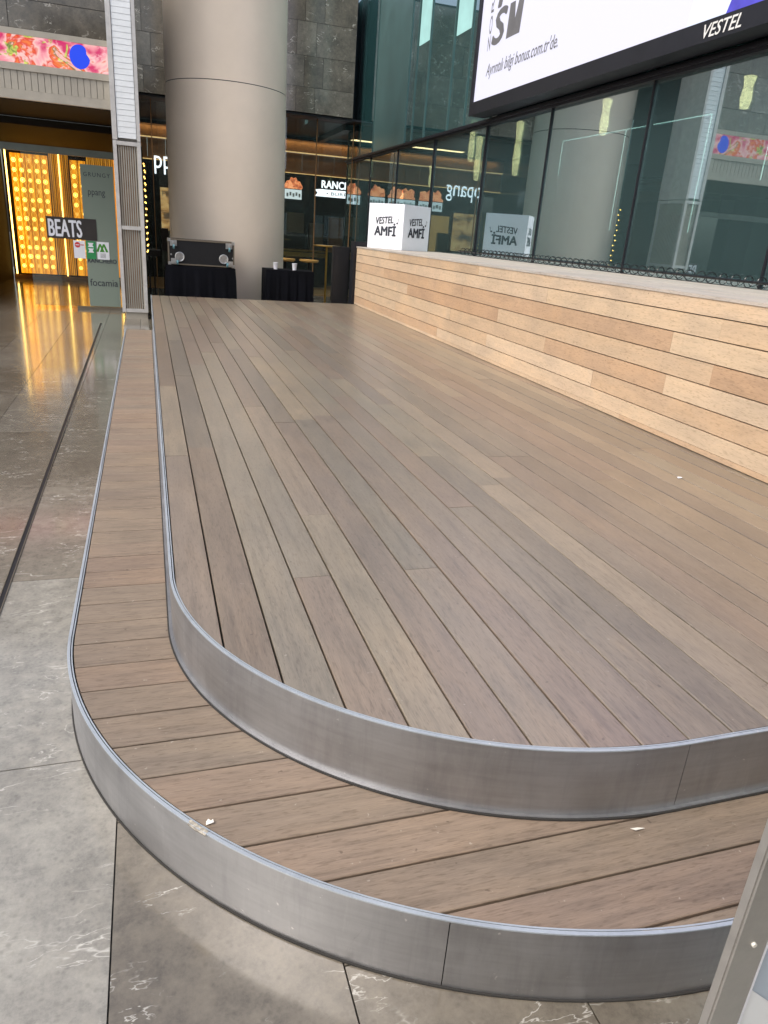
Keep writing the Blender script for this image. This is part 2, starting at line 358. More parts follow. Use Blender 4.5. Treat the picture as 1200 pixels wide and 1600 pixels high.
def lettering(name, s, org, xd, yd, w, h, mat, parent, bold=0., shear=0., depth=.004, spacing=1.):
    """text fitted into the rectangle w x h whose lower left is org; xd, yd unit vectors"""
    cu = bpy.data.curves.new(name, 'FONT'); cu.body = s; cu.size = 1; cu.shear = shear; cu.space_character = spacing; cu.resolution_u = 3
    cu.extrude = .0; to = bpy.data.objects.new('tmp', cu); COL.objects.link(to)
    dg = bpy.context.evaluated_depsgraph_get(); me = bpy.data.meshes.new_from_object(to.evaluated_get(dg))
    bpy.data.objects.remove(to)
    xs = [v.co.x for v in me.vertices]; ys = [v.co.y for v in me.vertices]; x0, x1, y0, y1 = min(xs), max(xs), min(ys), max(ys)
    xd = Vector(xd).normalized(); yd = Vector(yd).normalized(); nd = xd.cross(yd); org = Vector(org)
    for v in me.vertices:
        u, t = (v.co.x-x0)/(x1-x0)*w, (v.co.y-y0)/(y1-y0)*h
        v.co = org+xd*u+yd*t+nd*depth
    if bold:
        bm = bmesh.new(); src = me.copy(); k = bold*.9*h
        for i, (a, b) in enumerate(((1, 0), (-1, 0), (0, .7), (0, -.7), (.7, .5), (-.7, -.5), (.7, -.5), (-.7, .5))):
            n0 = len(bm.verts); bm.from_mesh(src); bm.verts.ensure_lookup_table()
            for v in bm.verts[n0:]: v.co += xd*a*k+yd*b*k+nd*(.00012*(i+1))
        bm.from_mesh(src); bm.to_mesh(me); bm.free()
    me.materials.clear(); me.materials.append(mat)
    me.name = name
    return link(name, me, parent)

# ------------------------------------------------------------------ plan curves of the two rims
def plan(cx, cy, x0, by, n, xe, ye, N=44, off=0.):
    a, b = cx-x0, cy-by; pts = [(x0+off, ye)]
    yy = ye
    while yy-.5 > cy: yy -= .5; pts.append((x0+off, yy))
    for i in range(N+1):
        t = math.pi/2*i/N; c, s = math.cos(t)**(2/n), math.sin(t)**(2/n)
        x, y = cx-a*c, cy-b*s
        # offset inwards along the gradient
        gx, gy = (abs((cx-x)/a)**(n-1))/a, (abs((cy-y)/b)**(n-1))/b; L = math.hypot(gx, gy) or 1
        pts.append((x+off*gx/L, y+off*gy/L))
    xx = cx
    while xx+.4 < xe: xx += .4; pts.append((xx, by+off))
    pts.append((xe, by+off)); return pts
UP = dict(cx=1.3, cy=2.4, x0=.029, by=1.198, n=2.)
LO = dict(cx=1.3, cy=2.4, x0=-.318, by=.856, n=2.)
Z1, Z2 = .208, .42
YE_UP, YE_LO, XE = 12.85, 10.25, 5.2
def xin(P, y):
    if y >= P['cy']: return P['x0']
    if y <= P['by']: return None
    b = P['cy']-P['by']; a = P['cx']-P['x0']; return P['cx']-a*(1-((P['cy']-y)/b)**P['n'])**(1/P['n'])
def yin(P, x):
    if x >= P['cx']: return P['by']
    b = P['cy']-P['by']; a = P['cx']-P['x0']
    if x <= P['x0']: return P['cy']
    return P['cy']-b*(1-((P['cx']-x)/a)**P['n'])**(1/P['n'])

# ------------------------------------------------------------------ ground
fl = MB()
fl.box(-60, 60, -40, 60, -.3, -.012, mi=1)
ed = [-.152+.519*i for i in range(-24, 26)]
for i in range(len(ed)-1):
    x0, x1 = ed[i], ed[i+1]; sh = 0 if x1 < -.1 else (.45 if i % 2 else 1.02)
    y = 1.983-1.31*9+sh
    if x0 > 5.0: continue
    while y < 24:
        g = .002
        t = rnd()
        t = (t[0], .3+.4*t[1], t[2])
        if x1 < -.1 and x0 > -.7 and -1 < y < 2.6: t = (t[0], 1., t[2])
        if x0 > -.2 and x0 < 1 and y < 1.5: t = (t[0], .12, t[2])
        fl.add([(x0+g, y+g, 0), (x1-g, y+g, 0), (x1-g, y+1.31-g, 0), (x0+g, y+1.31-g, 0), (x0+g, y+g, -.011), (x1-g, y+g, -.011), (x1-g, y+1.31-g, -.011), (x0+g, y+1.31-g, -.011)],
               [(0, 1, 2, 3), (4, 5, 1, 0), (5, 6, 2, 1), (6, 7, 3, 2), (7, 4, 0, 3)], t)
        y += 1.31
tag(fl.build('floor', [M['floor'], M['joint']], recalc=False), 'grey brown veined stone paving slabs with narrow joints', kind='structure')

dr = thing('slot_drain', (-.7, 6, 0), 'long narrow black slot drain running along the stone paving left of the stage', 'drain')
m = MB()
def dx(y): return -.671-.0075*(y-3.1)
for s_, w0, w1, z in ((0, -.009, .009, .003),):
    m.add([(dx(-1)+w0, -1, z), (dx(-1)+w1, -1, z), (dx(12.4)+w1, 12.4, z), (dx(12.4)+w0, 12.4, z)], [(0, 1, 2, 3)])
m.build('slot', M['black'], dr, recalc=False)
m = MB()
for w0, w1 in ((-.013, -.0095), (.0095, .013)):
    vs = [(dx(y)+w, y, z) for y in (-1, 12.4) for w in (w0, w1) for z in (.001, .006)]
    m.add(vs, [(0, 1, 3, 2), (4, 6, 7, 5), (0, 4, 5, 1), (2, 3, 7, 6), (1, 5, 7, 3)])
m.build('edge_strip', M['alu_dk'], dr)

# ------------------------------------------------------------------ the stage
st = thing('wooden_stage', (0, 6, 0), 'wide low timber stage with rounded steel edged front and one lower step around it', 'stage')
# upper deck planks, grain along y
JO = {1: [3.99], 4: [2.908], 3: [2.306], 6: [2.309], 9: [2.92], 12: [3.32], 2: [6.58], 5: [4.53]}
seams = [.043]+[.168+.1425*i for i in range(25)]
m = MB(); ins = .016
for i in range(len(seams)-1):
    x0, x1 = seams[i]+.003, seams[i+1]-.003
    js = list(JO.get(i, []))
    y = (js[-1] if js else random.uniform(3, 5.2))
    if not js: js.append(y)
    while y < 12: y += random.uniform(1.6, 3.0); js.append(y)
    js = [j for j in js if j < 12.4]+[12.835]
    N = 5
    low = [(x0+(x1-x0)*k/N, yin(UP, x0+(x1-x0)*k/N)+ins) for k in range(N+1)]
    a = None
    for q, j in enumerate(js):
        t = rnd(); z = Z2+random.uniform(-.0008, .0008)
        if a is None: poly = low+[(x1, j-.001), (x0, j-.001)]
        else: poly = [(x0, a+.001), (x1, a+.001), (x1, j-.001), (x0, j-.001)]
        n = len(poly); c = .0022
        # eased long edges: narrow chamfer along x0 and x1
        inner = [(min(max(px, x0+c), x1-c), py) for px, py in poly]
        vs = [(px, py, z) for px, py in inner]+[(px, py, z-c) for px, py in poly]+[(px, py, z-.022) for px, py in poly]
        fs = [tuple(range(n))]+[(k, k+n, (k+1) % n+n, (k+1) % n) for k in range(n)]+[(k+n, k+2*n, (k+1) % n+2*n, (k+1) % n+n) for k in range(n)]
        m.add(vs, fs, t); a = j
m.build('upper_deck', M['deck'], st)
m = MB(); pp = plan(**UP, xe=XE, ye=YE_UP, off=.01)
m.prism(pp+[(XE, YE_UP)], .02, Z2-.024)
m.build('stage_base', M['joint'], st)
# lower step planks, grain along x
m = MB()
ys = []; y = .9-.1435
for k in range(68): ys.append(y); y += .1435
for k in range(len(ys)-1):
    y0, y1 = ys[k]+.0032, ys[k+1]-.0032
    if y1 > YE_LO: y1 = YE_LO
    y0 = max(y0, LO['by']+ins)
    if y1 <= y0: continue
    N = 5; left = []
    for q in range(N+1):
        yy = y1-(y1-y0)*q/N; x = xin(LO, max(yy-ins*.3, LO['by']+.0002)); x = x if x is not None else LO['cx']
        left.append((min(x+ins*1.05, 1.6), yy))
    xr = xin(UP, y0); xr = XE if (xr is None or y0 < 1.23) else min(xr+.22, XE)
    poly = left+[(xr, y0), (xr, y1)]
    n = len(poly); c = .0022; z = Z1+random.uniform(-.0008, .0008); t = rnd()
    inner = [(px, min(max(py, y0+c), y1-c)) for px, py in poly]
    vs = [(px, py, z) for px, py in inner]+[(px, py, z-c) for px, py in poly]+[(px, py, z-.022) for px, py in poly]
    m.add(vs, [tuple(range(n))]+[(q, q+n, (q+1) % n+n, (q+1) % n) for q in range(n)]+[(q+n, q+2*n, (q+1) % n+2*n, (q+1) % n+n) for q in range(n)], t)
m.build('lower_step', M['step'], st)
m = MB(); m.prism(plan(**LO, xe=XE, ye=YE_LO, off=.01)+[(XE, 1.3), (.3, 3), (.3, YE_LO)], .005, Z1-.024)
m.build('step_base', M['joint'], st)

def band(P, z0, z1, ye, off0, off1, s0=0., s1=1e9, wob=0.):
    """vertical plate following the plan curve, between arc lengths s0 and s1"""
    A = plan(**P, xe=XE, ye=ye, off=off0, N=64); B = plan(**P, xe=XE, ye=ye, off=off1, N=64)
    L = [0.]
    for i in range(1, len(A)): L.append(L[-1]+math.dist(A[i], A[i-1]))
    def at(C, s):
        s = min(max(s, 0), L[-1])
        for i in range(1, len(C)):
            if L[i] >= s:
                f = (s-L[i-1])/max(1e-9, L[i]-L[i-1]); return (C[i-1][0]+(C[i][0]-C[i-1][0])*f, C[i-1][1]+(C[i][1]-C[i-1][1])*f)
        return C[-1]
    s1 = min(s1, L[-1]); ss = [s0]+[l for l in L if s0+1e-4 < l < s1-1e-4]+[s1]
    mb = MB(); vs = []
    for s in ss:
        a, b = at(A, s), at(B, s); dz = wob*math.sin(s*3.1)*math.sin(s*1.3)
        vs += [(a[0], a[1], z0), (a[0], a[1], z1+dz), (b[0], b[1], z1+dz), (b[0], b[1], z0)]
    n = len(ss)
    mb.add(vs, [(4*i+k, 4*i+4+k, 4*i+4+(k+1) % 4, 4*i+(k+1) % 4) for i in range(n-1) for k in range(4)], None, 0, False)
    mb.add(vs, [(0, 1, 2, 3), (4*n-1, 4*n-2, 4*n-3, 4*n-4)])
    return mb, L[-1], at, A
def arc_of(P, ye, x, y):
    A = plan(**P, xe=XE, ye=ye, N=64); best = (9, 0); s = 0
    for i in range(1, len(A)):
        s += math.dist(A[i], A[i-1]); dd = math.dist(A[i], (x, y))
        if dd < best[0]: best = (dd, s)
    return best[1]
def smooth_band(o):
    for p in o.data.polygons: p.use_smooth = abs(p.normal.z) < .5
    o.data.set_sharp_from_angle(angle=R(40))
    return o
def plates(P, ye, cuts, z0, z1, name, off0=-.001, off1=.004):
    cuts = [0]+cuts+[1e9]
    for i in range(len(cuts)-1):
        mb, L, at, A = band(P, z0, z1, ye, off0, off1, cuts[i]+.0012, cuts[i+1]-.0012)
        smooth_band(mb.build(name, M['steel'], st))
c1 = arc_of(LO, YE_LO, .563, 1.033)
plates(LO, YE_LO, [c1-5.1, c1-2.6, c1, c1+2.2], .004, Z1-.001, 'lower_fascia_plate')
c2 = arc_of(UP, YE_UP, 1.464, 1.2)
plates(UP, YE_UP, [c2-7.4, c2-4.9, c2-2.45, c2, c2+2.2], Z1+.004, Z2-.001, 'upper_fascia_plate')
for P, ye, z, nm in ((LO, YE_LO, Z1, 'lower_edge_trim'), (UP, YE_UP, Z2, 'upper_edge_trim')):
    mb, *_ = band(P, z-.0005, z+.0035, ye, -.0035, .0055, wob=.0004); o = mb.build(nm, M['trim'], st)
    mb, *_ = band(P, z-.012, z+.002, ye, .0085, .0125); mb.build(nm, M['trim'], st)
mb, *_ = band(UP, Z1+.0012, Z1+.007, YE_LO, -.012, -.0012, wob=.001); mb.build('toe_trim', M['steel'], st)
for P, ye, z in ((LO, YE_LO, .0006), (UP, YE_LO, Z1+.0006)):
    mb, *_ = band(P, z, z+.0045, ye, -.017 if P is UP else -.006, -.0125 if P is UP else -.0012, wob=.002); mb.build('foot_bead', M['joint'], st)  # thin dark bead along the foot of each rim
A = plan(**LO, xe=XE, ye=YE_LO, off=.001, N=200)
m = MB(); vs = []; seg = [p for p in A if 1.385 < p[1] < 1.44 and p[0] < .3]
for k, (x, y) in enumerate(seg):
    w = .002+.0028*abs(math.sin(k*2.3)+.6*math.sin(k*5.1)); g = random.uniform(-.002, .003)
    vs += [(x-.0035+g*.3, y-.0035-g*.3, Z1-.003-w), (x-.0045-w*.4, y-.0045-w*.4, Z1+.001), (x+.003, y+.003, Z1+.0045+.003*random.random())]
m.add(vs, [(3*k+j, 3*k+3+j, 3*k+4+j, 3*k+1+j) for k in range(len(seg)-1) for j in range(2)]); m.build('worn_sealant', plain('old_sealant', (.34, .31, .26), .8, 0, .6, 90), st, recalc=False)

# ------------------------------------------------------------------ raised timber platform (bench wall)
be = thing('timber_platform', (3.4, 6, Z2), 'raised timber platform with pale orange horizontal board front along the glass facade', 'platform')
def bx(y): return 3.31+.0142*y
rows = [Z2+.004, .459, .573, .71, .85, .991, 1.135, 1.265]
rows = [.424, .459, .573, .71, .85, .991, 1.135, 1.268, 1.39]
BJ = {7: [3.31, 7.5, 10.9], 6: [3.708, 6.3, 9.2], 5: [4.145, 7.9, 11.1], 4: [3.70, 6.9, 9.9], 3: [4.124, 5.85, 8.2], 2: [5.01, 7.1, 10.4], 1: [4.563, 8.6], 0: [4.563, 8.6]}
BJ[6] = [3.708, 5.934, 8.6]
m = MB()
for i in range(8):
    js = [-1.2, .9+.2*i]+sorted(BJ[i])+[12.84]
    for a, b in zip(js, js[1:]):
        z0, z1 = rows[i]+(.0024 if i > 1 else .0), rows[i+1]-.0024
        if i == 0: z1 = rows[1]+.001
        a2, b2 = a+.0012, b-.0012; c = .0015
        t = rnd(); dx_ = random.uniform(-.0012, .0012)
        if i == 1: t = (min(1, t[0]), t[1], t[2])
        vs = [(bx(y)+dxx+dx_, y, z) for dxx, zz in ((0, c), (.02, 0)) for y, z in ((a2, z0+zz), (b2, z0+zz), (b2, z1-zz), (a2, z1-zz))]
        m.add(vs, [(3, 2, 1, 0), (0, 1, 5, 4), (1, 2, 6, 5), (2, 3, 7, 6), (3, 0, 4, 7)], t)
m.build('front_boards', M['bench'], be)
m = MB(); k = 0; x = 0.
while bx(6)+x < 4.98:
    js = [-1.2, random.uniform(1, 4), random.uniform(5, 8), random.uniform(9, 11), 12.85]
    for a, b in zip(js, js[1:]):
        w = .138; z = 1.392+random.uniform(-.0006, .0006)
        vs = [(min(bx(y)-.006+x+xx, 5.03), y, zz) for zz in (z, z-.02) for xx, y in ((0, a+.001), (w, a+.001), (w, b-.001), (0, b-.001))]
        m.add(vs, [(0, 1, 2, 3), (3, 2, 6, 7), (1, 0, 4, 5), (2, 1, 5, 6), (0, 3, 7, 4)], rnd())
    x += .1425
m.build('top_boards', M['bench_top'], be)
m = MB(); m.prism([(bx(-1.2)+.022, -1.2), (5.04, -1.2), (5.04, 12.83), (bx(12.83)+.022, 12.83)], .424, 1.37); m.build('platform_core', M['black'], be)

# ------------------------------------------------------------------ black ring cable along the glass
rg = thing('ring_cable', (4.93, 5, 1.39), 'black cable threaded through a row of rings along the foot of the glass facade', 'cable guard')
m = MB(); m.cyl((4.93, 2.5, 1.45), .012, 9.2, 'y', 10); m.build('cable', M['black_gloss'], rg)
ring0 = None; y = 2.6; k = 0
rm = MB(); rm.torus((0, 0, 0), .048, .0045, 'y', 24, 6)
while y < 11.6:
    if ring0 is None: ring0 = rm.build('ring', M['black_gloss'], rg); o = ring0
    else: o = ring0.copy(); COL.objects.link(o)
    o.location = (4.93, y, 1.45); o.rotation_euler = (0, 0, random.uniform(-.25, .25)); y += .146+random.uniform(-.008, .008)

# ------------------------------------------------------------------ glass building on the right
XG = 5.1
gb = thing('glass_building', (5.1, 8, 0), 'dark teal glass building behind the timber platform reflecting the plaza', 'building')
def pane(y0, y1, z0, z1, mat, yaw=0., name='glass_pane'):
    mb = MB(); ym = (y0+y1)/2
    vs = [(XG+dx_+(y-ym)*math.tan(yaw), y, z) for dx_ in (0, .018) for y, z in ((y0, z0), (y1, z0), (y1, z1), (y0, z1))]
    mb.add(vs, [(3, 2, 1, 0), (0, 1, 5, 4), (1, 2, 6, 5), (2, 3, 7, 6), (3, 0, 4, 7)] + [(4, 5, 6, 7)])
    return mb.build(name, mat, gb)
ZT0, ZT1 = 3.285, 3.37
MU = [1.15, 3.22, 5.28, 7.335, 9.45, 11.45, 13.73, 15.86, 17.9, 20.12]
YAW = {4: .012, 5: .012}
for i in range(len(MU)-1):
    pane(MU[i]+.012, MU[i+1]-.012, (1.395 if MU[i+1] < 12 else .02), ZT0, M['facade'], YAW.get(i, 0))
pane(-6, 1.13, .02, 3.285, M['facade'])
UPJ = [-6, 1.15, 3.22, 5.28, 7.335, 9.45, 11.4, 12.45, 13.2, 14.4, 15.1, 15.54, 17.84, 20.12]
for i in range(len(UPJ)-1):
    y0, y1 = UPJ[i]+.012, UPJ[i+1]-.012
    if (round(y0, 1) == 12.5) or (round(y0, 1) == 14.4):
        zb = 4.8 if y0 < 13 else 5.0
        pane(y0, y1, ZT1, zb-.01, M['facade_up']); pane(y0+.08, y1-.05, zb, 9.4, M['painted_sky'], 0, 'sky_glow_pane')  # upper piece glows in place of reflected sky
    elif round(y1, 1) == 17.8: pane(y0, y1, ZT1, 9.4, M['teal_pane'] if 'teal_pane' in M else M['teal_panel'], 0)
    else: pane(y0, y1, ZT1, 9.4, M['facade_up'])
for y in MU:
    m = MB(); m.box(XG-.02, XG+.05, y-.010, y+.010, (1.395 if y < 12.5 else 0), ZT0-.001); m.build('mullion', M['dark_frame'], gb)
for y in UPJ[1:]:
    m = MB(); m.box(XG-.02, XG+.06, y-.008, y+.008, ZT1+.001, 9.4); m.build('glass_fin', M['teal_panel'] if y > 11 else M['black_gloss'], gb)
m = MB(); m.box(XG-.06, XG+.06, -6, 20.1, ZT0, ZT1); m.box(XG-.10, XG-.062, -6, 20.1, ZT0+.03, ZT0+.05); m.build('transom', M['dark_frame'], gb)
m = MB(); m.box(XG-.015, XG+.12, -6, 12.84, 1.37, 1.394); m.build('sill', M['black'], gb)
m = MB(); m.box(XG-.1, 14, -6.1, 20.15, 9.41, 9.9); m.build('roof', M['alu_dk'], gb)
m = MB(); m.box(13.5, 13.7, -6.1, 20.15, 0, 9.4); m.box(XG+.13, 13.5, 20.2, 20.35, 0, 9.4); m.box(XG+.13, 13.5, -6.3, -6.1, 0, 9.4); m.build('inner_wall', M['interior'], gb)
m = MB(); m.box(XG+.13, 13.5, -6, 20.15, -.004, .02); m.box(XG+.13, 13.5, -6, 20.15, 5.2, 5.3); m.build('floor_slab', M['interior'], gb)
for y in (3.5, 7.5, 12.0, 16.4): m = MB(); m.box(9.2, 9.7, y, y+.5, .03, 5.19); m.build('inner_column', M['interior_l'], gb)
for y0, y1 in ((4.6, 6.9), (9.2, 11.3)): m = MB(); m.box(10.4, 10.5, y0, y1, .03, 4.2); m.build('inner_partition', M['interior_l'], gb)
m = MB(); m.box(7.5, 7.9, 9.3, 9.95, 2.2, 5.19); m.build('pale_column', plain('pale_green_wall', (.45, .55, .42), .5), gb)
m = MB()
for x, y0, y1, z in ((6.4, 3.2, 7.0, 2.95), (6.4, 8.0, 11.4, 3.2)):
    m.box(x, x+.007, y0, y1, z, z+.007)
    for y in (y0, (y0+y1)/2, y1): m.box(x, x+.007, y, y+.007, z-(1.3 if y != y1 else .5), z)
m.build('light_frame', M['line'], gb)
PL = [(7, 16.5, 3.27, 4.12), (7, 16.08, 2.87, 3.76), (7, 18.9, 2.83, 3.34), (7, 14.2, 2.88, 3.85), (7, 11.25, 3.33, 3.85), (7, 8.2, 3.34, 3.70)]
PLAB = ['tall gold pendant lamp behind the glass just left of the screen corner', 'gold pendant lamp behind the glass below the screen corner, lower of the pair', 'short gold pendant lamp far inside the glass building above the food pictures', 'long gold pendant lamp seen in the first wide pane right of the screen corner', 'short gold pendant lamp seen in the middle glass pane under the screen', 'gold pendant lamp seen at the right edge of the photo above the pink screen reflection']
lamp0 = None
for i, (x, y, z0, z1) in enumerate(PL):
    if lamp0 is None:
        r = thing('pendant_lamp', (0, 0, 0), PLAB[0], 'pendant lamp', 'gold pendant lamps inside the glass building')
        mb = MB(); mb.lathe((0, 0, 0), [(.0, 0), (.05, .02), (.07, .3), (.055, .7), (.075, .97), (.03, 1.), (0, 1.)], 12); a = mb.build('shade', M['lamp'], r)
        mb = MB(); mb.cyl((0, 0, 1.), .006, 1.2, 'z', 6); b = mb.build('cord', M['black'], r); lamp0 = (r, a, b); o = r
    else:
        o = lamp0[0].copy(); COL.objects.link(o)
        for c in lamp0[1:]:
            cc = c.copy(); COL.objects.link(cc); cc.parent = o
    o.location = (x, y, z0); o.scale = (1, 1, z1-z0); o['label'] = PLAB[i]

# ------------------------------------------------------------------ large screen on the facade
sc = thing('led_screen', (4.73, 6.5, 3.36), 'huge white advertising screen in a dark frame mounted on the glass facade', 'screen')
SX = 4.73; SY0, SY1, SZ0, SZ1 = 1.9, 11.30, 3.545, 8.8
m = MB(); m.box(SX, XG-.11, SY0-.08, SY1+.1, 3.372, 3.375+.0); m = MB()
m.box(SX, XG-.101, SY0-.08, SY1+.09, 3.372, SZ0-.004); m.box(SX, XG-.101, SY0-.08, SY1+.09, SZ1+.004, SZ1+.15)
m.box(SX, XG-.101, SY1+.004, SY1+.09, SZ0-.003, SZ1+.003); m.box(SX, XG-.101, SY0-.08, SY0-.004, SZ0-.003, SZ1+.003)
m.build('frame', M['dark_frame'], sc)
m = MB(); m.box(SX+.03, XG-.12, SY0-.003, SY1+.003, SZ0-.003, SZ1+.003); m.build('cabinet', M['black'], sc)
m = MB(); m.add([(SX+.027, SY0, SZ0), (SX+.027, SY1, SZ0), (SX+.027, SY1, SZ1), (SX+.027, SY0, SZ1), (SX+.03, SY0, SZ0), (SX+.03, SY1, SZ0), (SX+.03, SY1, SZ1), (SX+.03, SY0, SZ1)], [(0, 3, 2, 1), (4, 5, 6, 7), (0, 1, 5, 4), (3, 7, 6, 2), (0, 4, 7, 3), (1, 2, 6, 5)])
dsp = m.build('display', M['screen'], sc)
xs_ = SX+.022
m = MB(); m.add([(xs_, 6.53, SZ0), (xs_, 6.03, SZ0), (xs_, 5.2, 5.6), (xs_, 6.2, 5.6)], [(0, 1, 2, 3)]); m.build('pale_band', M['screen_pale'], dsp, recalc=False)
m = MB(); m.add([(xs_, 6.03, SZ0), (xs_, SY0, SZ0), (xs_, SY0, 5.6), (xs_, 5.2, 5.6)], [(0, 1, 2, 3)]); m.build('blue_shape', M['screen_blue'], dsp, recalc=False)
# writing on the screen: text runs towards -y
xd = (0, -1, 0); zd = (0, 0, 1)
k_ = 4.73/4.5
lettering('web_address', "Ayrıntılı bilgi bonus.com.tr'de.", (SX+.021, 10.93, 3.78), xd, (0, -.012, 1), 2.02, .2, M['letter_grey'], dsp, .010, .25)
lettering('logo_letter', 'S', (SX+.021, 10.84, 4.19), xd, zd, .40, .40, M['letter_grey'], dsp, .06, .2)
m = MB(); m.add([(SX+.021, 10.40-.44*u, 4.19+.40*t) for u, t in ((0, 0), (.08, 1), (.42, 1), (.5, .5), (.66, 1), (1, 1), (.9, 0))], [(0, 1, 2, 3, 4, 5, 6)]); m.build('logo_letter', M['letter_grey'], dsp, recalc=False)
lettering('logo_letter', 'P', (SX+.021, 10.74, 4.63), xd, zd, .44, .44, M['letter_grey'], dsp, .06, .2)
lettering('logo_name', 'ZORLU', (SX+.021, 10.89, 4.14), (0, 0, 1), (0, 1, 0), .98, .085, M['letter_grey'], dsp, .02)
lettering('lettering', 'VESTEL', (SX-.001, 6.24, 3.402), xd, zd, .46, .105, M['silver'], sc, .022, .25, .003)

# ------------------------------------------------------------------ round column
cl = thing('round_column', (1.49, 15.0, 0), 'large round beige column clad in smooth panels behind the stage', 'column')
CX, CY, CR = 1.487, 14.93, 1.062
m = MB(); m.cyl((CX, CY, 0), CR, 3.806, 'z', 96, caps=False); m.build('lower_cladding', M['col'], cl)
m = MB(); m.cyl((CX, CY, 3.818), CR, 3.6, 'z', 96, caps=False); m.build('upper_cladding', M['col'], cl)
m = MB(); m.cyl((CX, CY, 3.80), CR-.012, .024, 'z', 96); m.build('joint', M['black'], cl)

# ------------------------------------------------------------------ box with lettering on the platform
bc = Vector((4.0, 11.92, 1.393)); s_, c_ = .56, .828; BW, BH = .74, .70
bo = thing('display_cube', tuple(bc), 'white cardboard cube with black lettering standing on the far end of the timber platform', 'box')
dl = Vector((-s_, c_, 0)); drr = Vector((c_, s_, 0))
pts = [bc, bc+drr*BW, bc+drr*BW+dl*BW, bc+dl*BW]
m = MB(); m.prism([(p.x, p.y) for p in pts], 1.394, 1.394+BH); m.build('box_body', M['white'], bo, bevel=.004)
for org, dr_ in ((bc+dl*BW, -dl), (bc, drr)):
    u = Vector((0, 0, 1))
    f = lambda a, b: org+dr_*(BW*a)+u*(BH*b)
    tilt = (dr_*math.cos(.07)+u*math.sin(.07))
    lettering('lettering', 'VESTEL', f(.22, .545), tilt, u, BW*.50, BH*.15, M['ink'], bo, .035, .1, .004)
    lettering('lettering', 'AMFİ', f(.20, .30), dr_, u, BW*.60, BH*.27, M['ink'], bo, .05, 0, .004)
    nrm = dr_.cross(u); o3 = f(.83, .58)+nrm*.004
    mb = MB(); rr = [o3+dr_*(.018*math.cos(t))+u*(.014*math.sin(t)) for t in [2*math.pi*i/12 for i in range(12)]]; mb.add(rr, [tuple(range(12))])
    q = [o3+dr_*.014, o3+dr_*.021, o3+dr_*.026+u*.075, o3+dr_*.019+u*.078, o3+dr_*.044+u*.05, o3+dr_*.048+u*.055]; mb.add(q[:4], [(0, 1, 2, 3)]); mb.add([q[3], q[2], q[4], q[5]], [(0, 1, 2, 3)])
    mb.build('music_note', M['ink'], bo, recalc=False)

# ------------------------------------------------------------------ black tables and flight case behind the stage
def drape(name, x0, x1, y0, y1, zt, label):
    r = thing(name, ((x0+x1)/2, (y0+y1)/2, 0), label, 'table', 'black draped tables behind the stage')
    mb = MB(); per = []; n = 26
    def side(a, b, k):
        for i in range(k):
            t = i/k; per.append((a[0]+(b[0]-a[0])*t, a[1]+(b[1]-a[1])*t))
    side((x0, y0), (x1, y0), 40); side((x1, y0), (x1, y1), 24); side((x1, y1), (x0, y1), 40); side((x0, y1), (x0, y0), 24)
    cx, cy = (x0+x1)/2, (y0+y1)/2; N = len(per); vs = []; lv = [(zt, 0), (zt-.02, .006), (zt-.2, .5), (zt*.4, .9), (.01, 1.)]
    ph = [random.uniform(0, 6) for _ in range(3)]
    for z, a in lv:
        for i, (px, py) in enumerate(per):
            w = a*(.012*math.sin(i*.9+ph[0])+.012*math.sin(i*.37+ph[1])+.008*math.sin(i*1.7+ph[2]))+.012*a
            d_ = Vector((px-cx, py-cy)); d_.normalize(); vs.append((px+d_.x*w, py+d_.y*w, z))
    mb.add(vs, [(k*N+i, (k+1)*N+i, (k+1)*N+(i+1) % N, k*N+(i+1) % N) for k in range(len(lv)-1) for i in range(N)], None, 0, True)
    mb.add([vs[i] for i in range(N)], [tuple(range(N))])
    mb.build('table_cloth', M['cloth'], r); return r
drape('draped_table', .285, 1.435, 13.12, 13.75, .885, 'table under a black cloth carrying the flight case, left behind the stage')
drape('draped_table', 1.99, 2.84, 13.3, 13.85, .905, 'smaller table under a black cloth with two paper cups, right of the column')
fc = thing('flight_case', (.88, 13.4, .89), 'black flight case with castors facing out, on the left black table', 'case')
x0, x1, y0, y1, z0, z1 = .335, 1.425, 13.2, 13.7, .9, 1.31
m = MB(); m.box(x0+.01, x1-.01, y0+.01, y1-.01, z0+.01, z1-.01); m.build('case_body', M['laminate'], fc)
m = MB(); e = .022
for a in (x0, x1-e):
    for b in (y0, y1-e): m.box(a, a+e, b, b+e, z0+e, z1-e)
    for z in (z0, z1-e): m.box(a, a+e, y0+e, y1-e, z, z+e)
for b in (y0, y1-e):
    for z in (z0, z1-e): m.box(x0+e, x1-e, b, b+e, z, z+e)
m.build('edging', M['alu_dk'], fc)
for a in (x0-.005, x1-.045):
    for z in (z0-.004, z1-.046): m = MB(); m.box(a, a+.05, y0-.006, y0+.045, z, z+.05); m.build('corner_cap', M['chrome'], fc)
for xx in (.52, 1.245):
    m = MB(); m.cyl((xx, y0+.0, 1.03), .072, .018, 'y', 28); m.torus((xx, y0-.003, 1.03), .07, .008, 'y', 28, 8); m.cyl((xx-.012, y0-.012, .97), .008, .0, 'y', 8); m.build('recessed_dish', M['chrome'], fc)
for xx, zz, a in ((.425, 1.24, 0), (1.335, 1.245, 0), (.435, .955, 1), (1.345, .955, -1)):
    m = MB(); m.box(xx-.055, xx+.055, y0-.012, y0+.008, zz-.045, zz+.045); m.box(xx-.02, xx+.02, y0-.07, y0-.012, zz-.02, zz+.02)
    c = m.build('castor', M['chrome'], fc)
    m = MB(); ox = a*.045; oz = -.055 if a == 0 else -.015; m.cyl((xx+ox-.014, y0-.075, zz+oz), .036, .028, 'x', 18); m.build('castor_wheel', M['wheel'], c)
